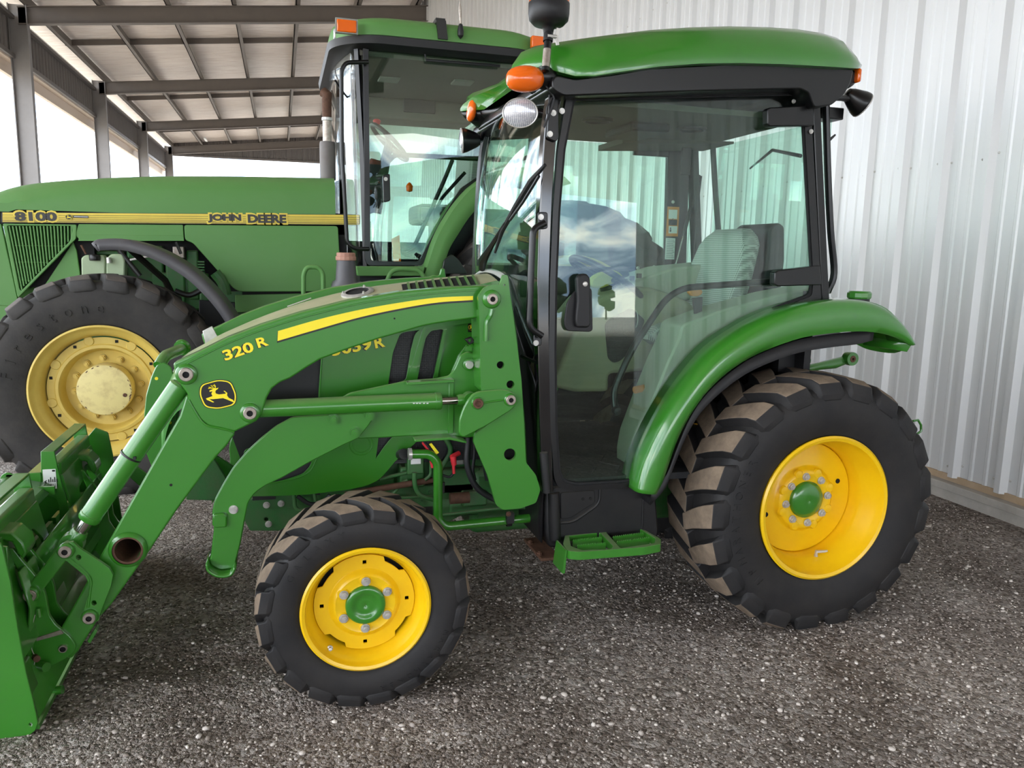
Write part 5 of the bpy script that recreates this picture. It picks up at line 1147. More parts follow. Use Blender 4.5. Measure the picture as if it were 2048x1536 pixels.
# ---- lower cab body and step
lb = rc([(1092, 985), (1112, 972), (1276, 974), (1312, 994), (1318, 1060), (1314, 1086), (1200, 1092), (1126, 1094), (1098, 1096), (1092, 1070)], 5, 2)
low = obj('cab_base', MB().prism(xz(lb, 2.61), 2.61, 2.86), 'blackd', tractor, bev=.008)
obj('base_rib', MB().tube(rc([py(u, v, 2.610) for u, v in ((1120, 1046), (1146, 1044), (1192, 1012), (1199, 1000), (1200, 974))], .03, 4, False), .0055, 8), 'blackd', low)
obj('base_recess', MB().prism(xz(rc([(1121, 985), (1188, 980), (1190, 1004), (1140, 1036), (1121, 1038)], 4, 2), 2.609), 2.605, 2.61), 'blackd', low, bev=.002)
obj('base_post', MB().tube([py(1107, 985, 2.61), py(1110, 1078, 2.61)], .022, 16), 'blackd', low)
obj('base_seam', MB().tube([py(1286, 995, 2.61), py(1284, 1055, 2.61)], .005, 8), 'blackd', low)
for u, v in ((1166, 998), (1181, 997)): obj('base_hole', MB().disc(py(u, v, 2.605), .006, (0, -1, 0), .002, 12), 'hole', low)
a, b = py(1050, 1078, 2.80), py(1122, 1090, 2.60)
ft = obj('mount_foot', MB().box((a.x, 2.60, a.z-.015), (b.x, 2.82, a.z-.003)), 'rust', low, bev=.003)
for u, v, y in ((1060, 1073, 2.76), (1079, 1090, 2.64)):
    mb = MB(); hexhead(mb, Vector((py(u, v, y).x, y, a.z-.003)), .010, .010, (0, 0, 1)); obj('foot_bolt', mb, 'rust', ft)
zs = .388
so = rc([tuple(pz(u, v, zs))[:2] for u, v in ((1130, 1070), (1150, 1064), (1268, 1054), (1290, 1060), (1322, 1078), (1322, 1088), (1290, 1094), (1160, 1104), (1136, 1102), (1126, 1088))], .012, 3)
cx_ = sum(p[0] for p in so)/len(so); cy_ = sum(p[1] for p in so)/len(so)
h1 = rc([tuple(pz(u, v, zs))[:2] for u, v in ((1138, 1072), (1200, 1065), (1226, 1092), (1222, 1098), (1164, 1100), (1142, 1092))], .006, 2)
h2 = rc([tuple(pz(u, v, zs))[:2] for u, v in ((1212, 1064), (1280, 1058), (1311, 1077), (1309, 1086), (1241, 1096), (1236, 1091))], .006, 2)
fxy = lambda a, b, y: Vector((a, b, y))
step = obj('cab_step', MB().prism(so, zs-.030, zs, [h1, h2], fn=fxy), 'stepgreen' if 'stepgreen' in M else 'greend', tractor, bev=.004)
for k, (ya, yb) in enumerate(((.28, .28), (.60, .60))):
    for (ua, va, ub2, vb2) in (((1146, 1081, 1204, 1075) if k == 0 else (1155, 1091, 1212, 1086)), ((1226, 1074, 1288, 1066) if k == 0 else (1234, 1084, 1300, 1075))):
        p, q = pz(ua, va, zs), pz(ub2, vb2, zs); n = 16; top = []
        for i in range(2*n+1): top.append((p.x+(q.x-p.x)*i/(2*n), zs-.002+(.005 if i % 2 else 0)))
        mb = MB().prism(top+[(q.x, zs-.026), (p.x, zs-.026)], 0, .004); yy = [p.y+(q.y-p.y)*((v.x-p.x)/(q.x-p.x)) for v in mb.v]
        for v, y_ in zip(mb.v, yy): v.y += y_
        obj('tread_bar', mb, 'greend', step, smooth=0)
p = pz(1128, 1090, zs); obj('step_flap', MB().prism([(p.x-.012, zs), (p.x-.006, zs), (p.x-.012, zs-.085), (p.x-.022, zs-.085)], p.y-.05, p.y+.05), 'greend', step)
obj('step_arm', MB().box((p.x+.05, 2.58, zs-.05), (p.x+.28, 2.66, zs-.02)), 'blackd', step)
# ---- cab interior
obj('floor_mat', MB().box((.92, 2.62, .575), (1.75, 2*YC-2.66, .60)), 'mat', tractor)
mb = MB()
for i in range(6):
    for s_ in (0, 1): mb.tube([Vector((1.0+.10*i, 2.66+.16*s_, .602)), Vector((1.05+.10*i, 2.74+.16*s_, .602)), Vector((1.0+.10*i, 2.82+.16*s_, .602))], .003, 6)
obj('mat_ridges', mb, 'mat', tractor)
obj('far_door_lower', MB().box((.95, 3.60, .60), (2.0, 3.625, 1.36)), 'blackp', tractor)
obj('far_glass', MB().box((.90, 3.60, 1.36), (1.99, 3.605, 1.94)), 'glass', tractor)
fb = plate('centre_pillar', [(1337, 290), (1380, 286), (1372, 560), (1330, 562)], 3.585, .03, 'blackp', tractor, .003)
a, b = py(1336, 413, 3.58), py(1356, 473, 3.58)
wd = obj('warning_decal', MB().box((a.x, 3.582, b.z), (b.x, 3.586, a.z)), 'orangep', fb)
for v0, v1, m_ in ((419, 438, 'white'), (439, 451, 'kdecal'), (452, 467, 'white')):
    a, b = py(1338, v0, 3.58), py(1354, v1, 3.58); obj('decal_field', MB().box((a.x, 3.580, b.z), (b.x, 3.583, a.z)), m_, wd)
mb = MB(); a = py(1341, 459, 3.579); mb.lathe([(.004, 0), (1e-4, 0)], a+Vector((0, 0, .006)), seg=8, fr=frame((0, -1, 0))).box(a-Vector((.004, .001, .012)), a+Vector((.004, 0, .001))).tube([a+Vector((-.006, 0, .03)), a+Vector((.012, 0, .055))], .0012, 4); obj('decal_figure', mb, 'kdecal', wd)
a, b = py(1333, 476, 3.58), py(1349, 519, 3.58); wt = obj('text_decal', MB().box((a.x, 3.582, b.z), (b.x, 3.586, a.z)), 'white', fb)
mb = MB()
for i in range(11): z_ = b.z+.010+(a.z-b.z-.02)*i/10; mb.box((a.x+.004, 3.580, z_), (b.x-.004-.004*(i % 3), 3.5822, z_+.0016))
obj('decal_print', mb, 'kdecal', wt)
for u, v in ((1346, 404), (1276, 536), (1308, 534)): obj('screw_cap', MB().lathe([(.009, 0), (.006, .005), (1e-4, .006)], py(u, v, 3.58), seg=14, fr=frame((0, -1, 0))), 'steel', fb)
obj('gas_strut', MB().tube([py(1398, 350, 3.57), py(1390, 385, 3.57), py(1366, 472, 3.57)], [.008, .010, .010], 10), 'hose', tractor); obj('strut_rod', MB().tube([py(1366, 472, 3.57), py(1352, 528, 3.57)], .0035, 8), 'chrome', tractor)
obj('door_pull', MB().tube(rc([py(1402, 352, 3.56), py(1396, 400, 3.56), py(1388, 505, 3.56), py(1395, 518, 3.56)], .02, 4, False), .006, 8), 'hose', tractor)
obj('mirror_bracket', MB().box(tuple(py(1269, 288, 3.58)), tuple(py(1334, 315, 3.60))), 'black', tractor, bev=.004)
con = obj('centre_console', MB().prism(xz(rc([(1108, 774), (1110, 757), (1148, 664), (1166, 640), (1200, 598), (1250, 578), (1300, 574), (1345, 588), (1380, 604), (1410, 640), (1350, 700), (1322, 717), (1288, 743), (1218, 748), (1218, 784), (1150, 785)], 10, 3), 2.98), 2.98, 3.34), 'beiged', tractor, bev=.02, bseg=3)
obj('mesh_panel', MB().prism(xz(rc([(1210, 650), (1216, 640), (1262, 616), (1290, 640), (1268, 695), (1240, 722), (1226, 726), (1216, 716)], 6, 3), 2.975), 2.974, 2.982), 'mesh', con)
dash = obj('dashboard', MB().prism(xz(rc([(1205, 600), (1222, 578), (1300, 550), (1350, 535), (1460, 524), (1530, 536), (1530, 580), (1440, 600), (1330, 600), (1240, 622)], 8, 3), 3.22), 3.22, 3.50), 'beige', tractor, bev=.012)
for k, (u, v) in enumerate(((1237, 569), (1251, 562), (1265, 556), (1279, 551))):
    a = py(u-5, v+5, 3.215); obj('dash_switch', MB().box((a.x, 3.212, a.z), (a.x+.022, 3.225, a.z+.020)), 'kdecal', dash, bev=.002)
obj('dash_knob', MB().lathe([(.018, 0), (.016, .012), (1e-4, .013)], py(1249, 582, 3.215), seg=20, fr=frame((0, -1, 0))), 'kdecal', dash)
mo = obj('monitor', MB().prism(xz(rc([(1230, 536), (1255, 532), (1260, 552), (1236, 560)], 4, 3), 3.10), 3.10, 3.13), 'kdecal', tractor, bev=.003)
wc = py(1205, 560, 3.12)+Vector((.02, 0, 0)); ws = MB(); R_ = Matrix.Translation(wc) @ Matrix.Rotation(.55, 4, 'Y')
ws.tube([R_ @ Vector((.175*math.cos(2*PI*k/40), .175*math.sin(2*PI*k/40), 0)) for k in range(41)], .0125, 10, cap=False)
whl = obj('steering_wheel', ws, 'hose', tractor); mb = MB().lathe([(1e-4, .012), (.04, .010), (.045, -.02), (.03, -.03), (1e-4, -.03)], (0, 0, 0), ax='Z', seg=20)
for k in range(3): a = k*2*PI/3+.5; mb.tube([Vector((.03*math.cos(a), .03*math.sin(a), 0)), Vector((.17*math.cos(a), .17*math.sin(a), 0))], .010, 8)
obj('wheel_spokes', mb.xform(R_), 'hose', whl)
obj('steering_column', MB().tube([wc, wc+Vector((.10, 0, -.32))], [.035, .06], 12), 'blackp', whl)
obj('yellow_cloth', MB().prism(xz(sm([(1182, 560), (1200, 546), (1232, 541), (1248, 556), (1230, 566), (1205, 576), (1185, 574)], 3, True), 3.05), 3.05, 3.09), mat('yellow_cloth', 'b9b23a', .9), tractor, bev=.01)
# side console over the near fender
obj('side_console', MB().prism(xz(rc([(1364, 652), (1375, 645), (1408, 634), (1440, 621), (1560, 588), (1645, 572), (1650, 620), (1540, 650), (1430, 720), (1350, 830), (1300, 930), (1284, 958), (1270, 950), (1270, 915), (1277, 876), (1307, 795), (1335, 726), (1359, 675)], 6, 3), 2.70), 2.70, 2.88), 'beige', tractor, bev=.008)
lv = obj('hand_lever', MB().prism(xz([(1384, 596), (1403, 594), (1402, 620), (1398, 660), (1390, 660), (1388, 622)], 2.80), 2.79, 2.806), 'blackp', tractor, bev=.002)
obj('lever_knob', MB().prism(xz(rc([(1376, 583), (1382, 579), (1402, 578), (1406, 584), (1400, 592), (1384, 593)], 4, 2), 2.79), 2.785, 2.81), 'orangep', lv, bev=.005)
hl2 = obj('range_lever', MB().tube([py(1310, 762, 2.85), py(1300, 770, 2.85)], .006, 8), 'kdecal', tractor); obj('lever_grip', MB().tube([py(1306, 772, 2.83), py(1270, 780, 2.80)], .015, 12), 'orangep', hl2)
# seat
seat = obj('driver_seat', MB().box((1.50, 2.94, 1.035), (1.95, 3.32, 1.05)), 'blackp', tractor, bev=.02)
def cushion(P3rows): return MB().grid(P3rows)
rows = []
for i in range(13):                                                  # seat cushion, rounded nose to the front
    t = i/12; x = 1.43+.46*t
    top = 1.125+.035*math.sin(min(1, t*2.2)*PI/2)-.02*t; bot = 1.05-.0*t
    if t == 0: top, bot = 1.085, 1.075
    if i == 1: top, bot = 1.125, 1.05
    w_ = .215+.02*math.sin(t*PI); row = []
    for k in range(24):
        a = 2*PI*k/24; cy = math.copysign(abs(math.cos(a))**.55, math.cos(a)); sz = math.copysign(abs(math.sin(a))**.55, math.sin(a))
        row.append(Vector((x, 3.13+w_*cy, (top+bot)/2+(top-bot)/2*sz+(.018*abs(cy)**6 if sz > 0 else 0))))
    rows.append(row)
mb = MB().grid(rows, closed_u=True); mb.add(rows[0], [tuple(range(24))]); mb.add(rows[-1], [tuple(range(24))]); obj('seat_cushion', mb, 'cloth_h', seat, smooth=60)
rows = []
for i in range(13):                                                  # backrest
    t = i/12; z = 1.12+.42*t; x = 1.80+.13*t; w_ = .225 if t < .35 else .225-.05*((t-.35)/.65)**1.5; th = .055
    if i == 12: w_, th = .11, .025
    if i == 11: w_ = .155
    row = []
    for k in range(24):
        a = 2*PI*k/24; cy = math.copysign(abs(math.cos(a))**.6, math.cos(a)); sx = math.copysign(abs(math.sin(a))**.6, math.sin(a))
        row.append(Vector((x+th*sx-(.02*abs(cy)**4 if sx < 0 else 0), 3.13+w_*cy, z)))
    rows.append(row)
mb = MB().grid(rows, closed_u=True); mb.add(rows[0], [tuple(range(24))]); mb.add(rows[-1], [tuple(range(24))]); obj('seat_back', mb, 'cloth', seat, smooth=60)
obj('back_shell', MB().prism(xz(rc([(1512, 650), (1528, 560), (1540, 455), (1556, 444), (1570, 452), (1570, 520), (1560, 600), (1545, 652)], 8, 3), 2.98), 2.98, 3.26), 'blackp', seat, bev=.01)
e_ = py(1267, 638, 3.0); obj('seat_emblem_ring', MB().tube([e_+Vector((.003*0, .042*math.cos(2*PI*k/24), .042*math.sin(2*PI*k/24))) for k in range(25)], .0012, 5, cap=False), 'white', seat)
obj('seat_base', MB().box((1.55, 2.98, .70), (1.88, 3.28, 1.04)), 'blackp', seat, bev=.02)
# ================================================================ the older, larger tractor behind
Y8 = 5.95
big8 = empty('row_crop_tractor', (.4, Y8, 0), 'large older tractor with long green hood, 8100 lettering and faded wheels, behind the smaller one', 'tractor')
def P8(pts, y): return xz(pts, y)
def plate8(name, pts, y, t, m='green8', bev=.004, parent=None, holes=(), **kw): return obj(name, MB().prism(P8(pts, y), y, y+t, [P8(h, y) for h in holes]), m, parent or big8, bev=bev, **kw)
def mir8(mb): return mb.mirror_y(Y8)
# ---- front wheel
W8 = Vector((-.98, 5.005, .600)); R8, Wd8, Rf8 = .655, .41, .372
def w8(c, parent, full=True):
    mb = tyre_mb(c, R8, Wd8, Rf8, 22, .040, skew=.6, lw=.52, ph=.35, side_drop=.10); t = obj('front_tyre', mb, ['rubber8', 'rubber8_d'], parent, smooth=40, bev=.006)
    if not full:
        obj('front_rim', MB().lathe([(Rf8, -.18), (.33, -.1), (.30, .1), (.1, .12), (1e-4, .12)], c, seg=48), 'yellow8', parent, smooth=50); return
    sw = sidewall_y(c, R8, Wd8, Rf8, .040)
    for i_, ch_ in enumerate('Firestone'):
        mb = MB(); arc_text(mb, ch_, c, Rf8+.075, math.radians(168)-i_*.078/(Rf8+.075), .085, sw, .005, -1); obj('raised_letter', mb, 'rubber8', t)
    y0 = c.y-Wd8*.44
    pr = [(Rf8-.008, .014), (Rf8+.003, .008), (Rf8+.004, -.006), (Rf8-.006, -.010), (Rf8-.014, -.002), (Rf8-.020, .014), (Rf8-.030, .018), (Rf8-.038, .030), (Rf8-.046, .034), (Rf8-.056, .060), (Rf8-.064, .085), (Rf8-.066, .30), (Rf8, .38)]
    r = obj('front_rim', MB().lathe(pr, (c.x, y0, c.z), seg=96), 'yellow8', parent, smooth=50)
    yd = y0+.095; out = []
    for k in range(120):
        a = 2*PI*k/120; u = (math.degrees(a)+10) % 45; rr = .308 if u > 12 else .290; out.append((c.x+math.cos(a)*rr, c.z+math.sin(a)*rr))
    mb = MB().prism(out, yd-.008, yd)
    mb.lathe([(.270, -.008), (.266, -.014), (.250, -.016), (.244, -.006), (.238, .035), (.232, .055), (.222, .060), (.195, .060), (1e-4, .060)], (c.x, yd, c.z), seg=80)
    # cut centre: ring only (outer disc is behind the dish)
    d = obj('wheel_disc', MB().lathe([(.300, .0), (.300, -.008), (.262, -.008), (.256, -.016), (.240, -.018), (.232, -.008), (.226, .045), (.218, .060), (.196, .064), (1e-4, .064)], (c.x, yd, c.z), seg=96), 'yellow8', r, smooth=40)
    for k in range(8):
        a = PI/4*k+.25; p = Vector((c.x+math.cos(a)*.286, yd-.008, c.z+math.sin(a)*.286))
        obj('disc_pad', MB().lathe([(.028, 0), (.024, -.005), (1e-4, -.005)], p, seg=16), 'yellow8', r)
        a += .28; p = Vector((c.x+math.cos(a)*.284, yd-.010, c.z+math.sin(a)*.284)); obj('disc_slot', MB().box(p-Vector((.008, .001, .008)), p+Vector((.008, .002, .008))), 'hole', r)
    for k in range(12):
        a = 2*PI*k/12+.1; mb = MB().lathe([(.020, .001), (.020, -.001), (1e-4, -.001)], (c.x+math.cos(a)*.176, yd+.062, c.z+math.sin(a)*.176), seg=18); obj('bolt_seat', mb, 'hole', r)
        mb = MB(); hexhead(mb, (c.x+math.cos(a)*.176, yd+.060, c.z+math.sin(a)*.176), .0155, .020); obj('wheel_bolt', mb, 'yellow8', r, smooth=30)
    M['hubp'] = mat('hub_cover_paint', 'ead993', .5, var='8a5a34', vs=16, vamt=.35)
    h = obj('hub_cover', MB().lathe([(.146, .06), (.146, -.035), (.142, -.042), (.136, -.044), (1e-4, -.044)], (c.x, yd, c.z), seg=72), 'hubp', r, smooth=40)
    mb = MB()
    rr_ = random.Random(5)
    for k in range(26):
        a = rr_.uniform(0, 2*PI); q = rr_.uniform(.134, .141); p = Vector((c.x+math.cos(a)*q, yd-.0446, c.z+math.sin(a)*q)); s_ = rr_.uniform(.002, .006)
        e = Vector((-math.sin(a), 0, math.cos(a))); n = Vector((math.cos(a), 0, math.sin(a)))
        mb.add([p+e*s_*1.8, p+n*s_*.5, p-e*s_*1.8, p-n*s_*.6], [(0, 1, 2, 3)])
    obj('rust_chips', mb, 'rust', h, smooth=0)
    obj('hub_plug', MB().lathe([(.011, 0), (.011, -.004), (.006, -.005), (1e-4, -.002)], (c.x+.105, yd-.044, c.z-.03), seg=14), 'rust', h)
w8(W8, big8); w8(Vector((W8.x, 2*Y8-W8.y, W8.z)), big8, False)
# ---- rear wheels
for yy in (5.16, 2*Y8-5.16):
    c = Vector((1.86, yy, .88)); t = obj('rear_tyre', tyre_mb(c, .90, .46, .54, 22, .045, skew=1.0, lw=.4), ['rubber8', 'rubber8_d'], big8, smooth=40)
    obj('rear_rim', MB().lathe([(.54, -.20), (.52, -.18), (.49, -.10), (.48, .05), (.1, .08), (1e-4, .08)], c, seg=48), 'yellow8', big8, smooth=50)
# ---- hood: upper shell (loft), side panels
hp8 = [(-30, 398), (0, 383), (40, 372), (100, 364), (200, 357), (300, 353.5), (400, 353), (520, 354), (668, 357)]
YH8 = 5.47
rows = []
for p in smooth_pts([py(u, v, 5.58) for u, v in hp8], 3):
    bz = 1.635 if p.x > -1.55 else 1.62; row = [Vector((p.x, YH8, bz-.02)), Vector((p.x, YH8, bz+.03)), Vector((p.x, YH8+.008, p.z-.10)), Vector((p.x, YH8+.03, p.z-.045)), Vector((p.x, YH8+.07, p.z-.012)), Vector((p.x, YH8+.14, p.z+.004)), Vector((p.x, Y8, p.z+.012))]
    row += [Vector((v.x, 2*Y8-v.y, v.z)) for v in reversed(row[:-1])]; rows.append(row)
mb = MB().grid(rows); mb.add(rows[0], [tuple(range(13))]); hood8 = obj('hood', mb, 'green8', big8, smooth=50)
obj('gap_backing', MB().box((-1.68, YH8+.035, 1.52), (.42, 2*Y8-YH8-.035, 1.66)).box((-.25, YH8+.035, 1.05), (.42, 2*Y8-YH8-.035, 1.6)).box((-1.55, YH8+.06, 1.15), (-1.12, 2*Y8-YH8-.06, 1.6)), 'hole', big8)  # dark boxes added behind the panels to block bright see-through gaps
sb = plate8('decal_band', rc([(2, 424), (720, 429), (720, 450), (2, 445)], 3, 2), YH8-.004, .006, 'kdecal', 0, hood8)
M['yband'] = mat('yellow_decal_faded', 'e8cf4e', .5, var='d8b84a', vs=8, vamt=.6)
for k, (a, w_) in enumerate(((0, 4.6), (5.4, 3.4), (9.6, 2.6), (13.0, 1.9), (15.8, 1.4), (18.2, .9))):
    s0 = 425.0+a; obj('yellow_line', MB().prism(P8([(5, s0), (719, s0+4.9), (719, s0+4.9+w_), (5, s0+w_)], YH8-.005), YH8-.0055, YH8-.004), 'yband', hood8, smooth=0)
M['kfade'] = mat('faded_black_decal', '3f3d3c', .6)
def band_text(txt, u0, u1, vb0, vb1, h, bold):
    a, b = py(u0, vb0, YH8-.006), py(u1, vb1, YH8-.006)
    obj('letter_outline', text_fit(txt, (a.x-.010, a.z-.010), (b.x+.010, b.z-.010), h+.020, YH8-.006, .001, bold+.055), 'yband', hood8)
    obj('band_lettering', text_fit(txt, (a.x, a.z), (b.x, b.z), h, YH8-.0075, .001, bold), 'kfade', hood8)
band_text('8100', 30, 115, 442, 442.6, .055, .05); band_text('JOHN', 416, 483, 445.2, 445.6, .054, .06); band_text('DEERE', 496, 573, 445.7, 446.2, .054, .05)
a, b = py(131, 430, YH8-.007), py(144, 438.5, YH8-.007); bd = obj('maker_badge', MB().box((a.x, YH8-.008, b.z), (b.x, YH8-.005, a.z)), 'white', hood8, bev=.002)
emblem((137.5, 434.3), .000085, YH8-.0085, bd)
a, b = py(146, 431, YH8-.007), py(177, 436.5, YH8-.007); obj('badge_strip', MB().box((a.x, YH8-.008, b.z), (b.x, YH8-.005, a.z)), 'kdecal', hood8)
mb = MB()
for k in range(9): x = a.x+(b.x-a.x)*(.06+.1*k); mb.box((x, YH8-.0088, b.z+.006), (x+.009, YH8-.008, a.z-.004))
obj('strip_print', mb, 'white', hood8)
# side panels below the band
plate8('side_panel', rc([(157, 448), (366, 449.5), (368, 481), (160, 481), (150, 470)], 2, 2), YH8, .02)
plate8('panel_lip', [(160, 469), (367, 471), (368, 482), (156, 482)], YH8-.002, .008, 'green8', .002)
plate8('rear_side_panel', rc([(368, 449.5), (676, 452), (683, 583), (640, 583), (482, 583.5), (468, 578), (386, 486), (370, 480)], 6, 4), YH8, .025)
plate8('front_cheek', [(146, 484), (153, 500), (160, 546), (160, 600), (60, 600), (84, 578)], YH8+.03, .02)
plate8('front_panel', rc([(-60, 446), (2, 447), (38, 610), (-60, 618)], 3, 2), YH8, .03)
plate8('front_ledge', [(-60, 608), (30, 612), (22, 640), (-60, 660)], YH8-.02, .10)
g = rc([(5, 447), (153, 449), (152, 478), (143, 486), (36, 596), (34, 590)], 3, 2)
gi = rc([(14, 451), (143, 452), (145, 462), (140, 482), (42, 582), (39, 578)], 3, 2)
gf = plate8('grille_frame', g, YH8-.004, .022, 'green8', .003, None, [gi])
plate8('grille_back', [(8, 449), (152, 450), (150, 482), (36, 594)], YH8+.04, .01, 'hole', 0, gf)
def gbot(u): return 586-(u-36)*.99 if u < 140 else 484
for k in range(19):
    u0 = 17+k*6.9; vb = min(582, gbot(u0)-3) if u0 > 40 else 452+(u0-14)*5.1
    ue = u0+(min(vb, 578)-452)*.19
    ub = u0
    # slats lean with the grille's front edge
    lean = .20*(1-k/19); vb = 452
    for _ in range(40):
        uu = u0+(vb-452)*lean
        if vb > 480 and (uu-42)*.99+(vb-582) > -6: break
        vb += 4
    obj('grille_slat', MB().prism(P8([(u0, 452), (u0+2.6, 452), (u0+2.6+(vb-452)*lean, vb), (u0+(vb-452)*lean, vb)], YH8+.0), YH8-.002, YH8+.03), 'green8', gf, smooth=0)
for v in (491, 524, 560): obj('grille_wire', MB().tube([py(22+(v-452)*.19, v, YH8+.005), py(42+(582-v)*1.0, v+1, YH8+.005)], .002, 5), 'green8', gf)
# ---- engine bay
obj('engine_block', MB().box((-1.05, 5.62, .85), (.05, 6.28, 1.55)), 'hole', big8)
bay = (('engine_part', 252, 490, 330, 600, 5.58, 'engine'), ('engine_part', 330, 520, 372, 610, 5.55, 'engine'), ('engine_part', 372, 500, 400, 600, 5.56, 'engine'), ('engine_part', 168, 500, 250, 512, 5.60, 'engine'), ('engine_part', 300, 545, 420, 620, 5.57, 'engine'), ('engine_part', 398, 575, 420, 620, 5.52, 'engine'))
for nm, u0, v0, u1, v1, y, m_ in bay:
    a, b = py(u0, v0, y), py(u1, v1, y); obj(nm, MB().box((a.x, y, b.z), (b.x, y+.1, a.z)), m_, big8, bev=.012)
a, b = py(345, 493, 5.5), py(368, 516, 5.5); obj('filter_head', MB().box((a.x, 5.5, b.z), (b.x, 5.6, a.z)), 'pin', big8, bev=.004)
for k in range(5): a, b = py(395, 522+k*5.5, 5.5), py(409, 525+k*5.5, 5.5); obj('cooler_fin', MB().box((a.x, 5.5, b.z), (b.x, 5.58, a.z)), 'engine', big8)
M['jug'] = mat('pale_green_plastic', 'a6b894', .5, var='93a47f', vs=8, vamt=.6)
j1 = plate8('coolant_bottle', rc([(162, 516), (170, 510), (206, 510), (211, 520), (211, 560), (163, 560)], 4, 3), 5.40, .10, 'jug', .012)
obj('bottle_cap', MB().lathe([(.030, 0), (.032, .008), (.032, .030), (.028, .036), (1e-4, .036)], py(190, 521, 5.40), seg=24, ax='Z'), 'kdecal', j1)
plate8('coolant_bottle', rc([(212, 517), (222, 508), (244, 508), (250, 520), (249, 560), (212, 560)], 4, 3), 5.40, .10, 'jug', .012)
obj('bottle_neck', MB().tube([py(217, 515, 5.38), py(218, 526, 5.38)], .014, 12), 'steel', big8)
for pts_, r, m_ in (([(238, 500), (262, 530), (280, 552)], .016, 'kdecal'), ([(350, 582), (380, 590), (410, 575), (418, 572)], .018, 'kdecal'), ([(352, 484), (362, 508)], .010, 'kdecal'), ([(260, 520), (300, 512)], .008, 'steel'), ([(430, 545), (445, 565), (452, 590)], .035, 'engine'), ([(162, 490), (172, 508)], .006, 'rust')):
    obj('engine_hose', MB().tube(smooth_pts([py(u, v, 5.42) for u, v in pts_], 4), r, 10), m_, big8)
ch = plate8('frame_rail', [(400, 583), (690, 583), (720, 560), (760, 560), (760, 640), (400, 660)], 5.56, .12, 'engine')
plate8('frame_bracket', [(398, 600), (470, 605), (470, 660), (398, 650)], 5.50, .05, 'blackp')
plate8('frame_step', [(470, 590), (640, 586), (640, 620), (470, 625)], 5.50, .05, 'green8')
# ---- front mudguard: curved plastic strip over the wheel
fg = [(184, 489), (196, 483), (240, 482), (275, 489), (315, 503), (355, 524), (392, 550), (425, 582), (450, 612), (470, 642)]
G = smooth_pts([py(u, v, 4.92) for u, v in fg], 4); rows = []
for i, p in enumerate(G):
    w_ = .17 if i > 5 else .08+.09*i/5; n = (G[min(i+1, len(G)-1)]-G[max(i-1, 0)]).normalized(); up = Vector((-n.z, 0, n.x))
    if up.z < 0: up = -up
    rows.append([p-up*.050+Vector((0, 0, 0)), p-up*.012, p+Vector((0, .012, 0))+up*.004, p+Vector((0, .05, 0))+up*.010, p+Vector((0, 2*w_, 0))+up*.008, p+Vector((0, 2*w_+.02, 0))-up*.04])
M['guard'] = mat('dark_grey_plastic', '565457', .5, var='6a6769', vs=5, vamt=.6)
obj('front_mudguard', MB().grid(rows), 'guard', big8, smooth=50, sol=.008)
obj('mudguard_arm', MB().tube([py(250, 490, 5.1), py(330, 560, 5.3), py(350, 600, 5.4)], .02, 8), 'kdecal', big8)
obj('front_axle', MB().box((-1.06, 5.1, .50), (-.9, 6.8, .70)), 'engine', big8, bev=.02)
obj('chassis', MB().box((-1.3, 5.70, .55), (2.0, 6.2, 1.0)), 'engine', big8, bev=.02)
obj('front_weight', MB().box((-1.9, 5.60, .6), (-1.45, 6.3, 1.15)), 'green8', big8, bev=.03)
# ---- cab
YC8 = 5.13
def C8(pts, y=YC8): return xz(pts, y)
# roof: rounded cap with overhanging visor
def roofrow(z, grow, n=10):
    x0, x1, y0, y1, r = .33-grow, 1.74+grow, 5.04-grow, 2*Y8-5.04+grow, .32; pts = []
    for (cx, cy, a0) in ((x0+r, y0+r, 180), (x1-r, y0+r, 270), (x1-r, y1-r, 0), (x0+r, y1-r, 90)):
        for k in range(n+1): a = math.radians(a0+90*k/n); pts.append(Vector((cx+r*math.cos(a), cy+r*math.sin(a), z)))
    return pts
zb = 2.70
rows = [roofrow(zb, 0), roofrow(zb+.055, 0), roofrow(zb+.09, -.015), roofrow(zb+.115, -.06), roofrow(zb+.125, -.18)]
mb = MB().grid(rows, closed_u=True); mb.add(rows[-1], [tuple(range(len(rows[-1])))]); roof8 = obj('roof_panel', mb, 'green8', big8, smooth=50)
rows = [roofrow(zb-.055, -.22), roofrow(zb-.072, -.06), roofrow(zb-.052, .010), roofrow(zb-.010, .018), roofrow(zb+.0, 0)]
mb = MB().grid(rows, closed_u=True); mb.add(rows[0], [tuple(range(len(rows[0])))]); obj('roof_rim', mb, 'blackp', roof8, smooth=50)
obj('roof_strap', MB().prism(P8([(872, 41), (891, 42), (895, 80), (876, 78)], 5.035), 5.022, 5.04).box((py(872, 41, 5.035).x, 5.04, zb+.10), (py(891, 42, 5.035).x, 5.6, zb+.13)), 'kdecal', roof8)
c = py(712, 55, 5.03); a_, b_ = py(666, 56, 5.06), py(713, 70, 5.03)
sl = obj('side_marker', MB().box((a_.x+.02, 5.015, zb-.010), (b_.x, 5.06, zb+.060)), 'orange', roof8, bev=.006)
obj('marker_frame', MB().prism([(a_.x+.012, zb-.016), (b_.x+.008, zb-.016), (b_.x+.008, zb+.068), (a_.x+.012, zb+.068)], 5.022, 5.05, [[(a_.x+.022, zb-.008), (b_.x-.002, zb-.008), (b_.x-.002, zb+.058), (a_.x+.022, zb+.058)]]), 'grey', roof8)
c = py(1078, 80, 5.03); obj('side_marker', MB().box((c.x-.05, 5.015, zb+.01), (c.x+.05, 5.06, zb+.08)), 'orange', roof8, bev=.006)
for y in (5.35, 6.55): obj('roof_lamp', MB().box((.345, y-.12, zb+.0), (.37, y+.12, zb+.06)), 'glow', roof8, bev=.008)
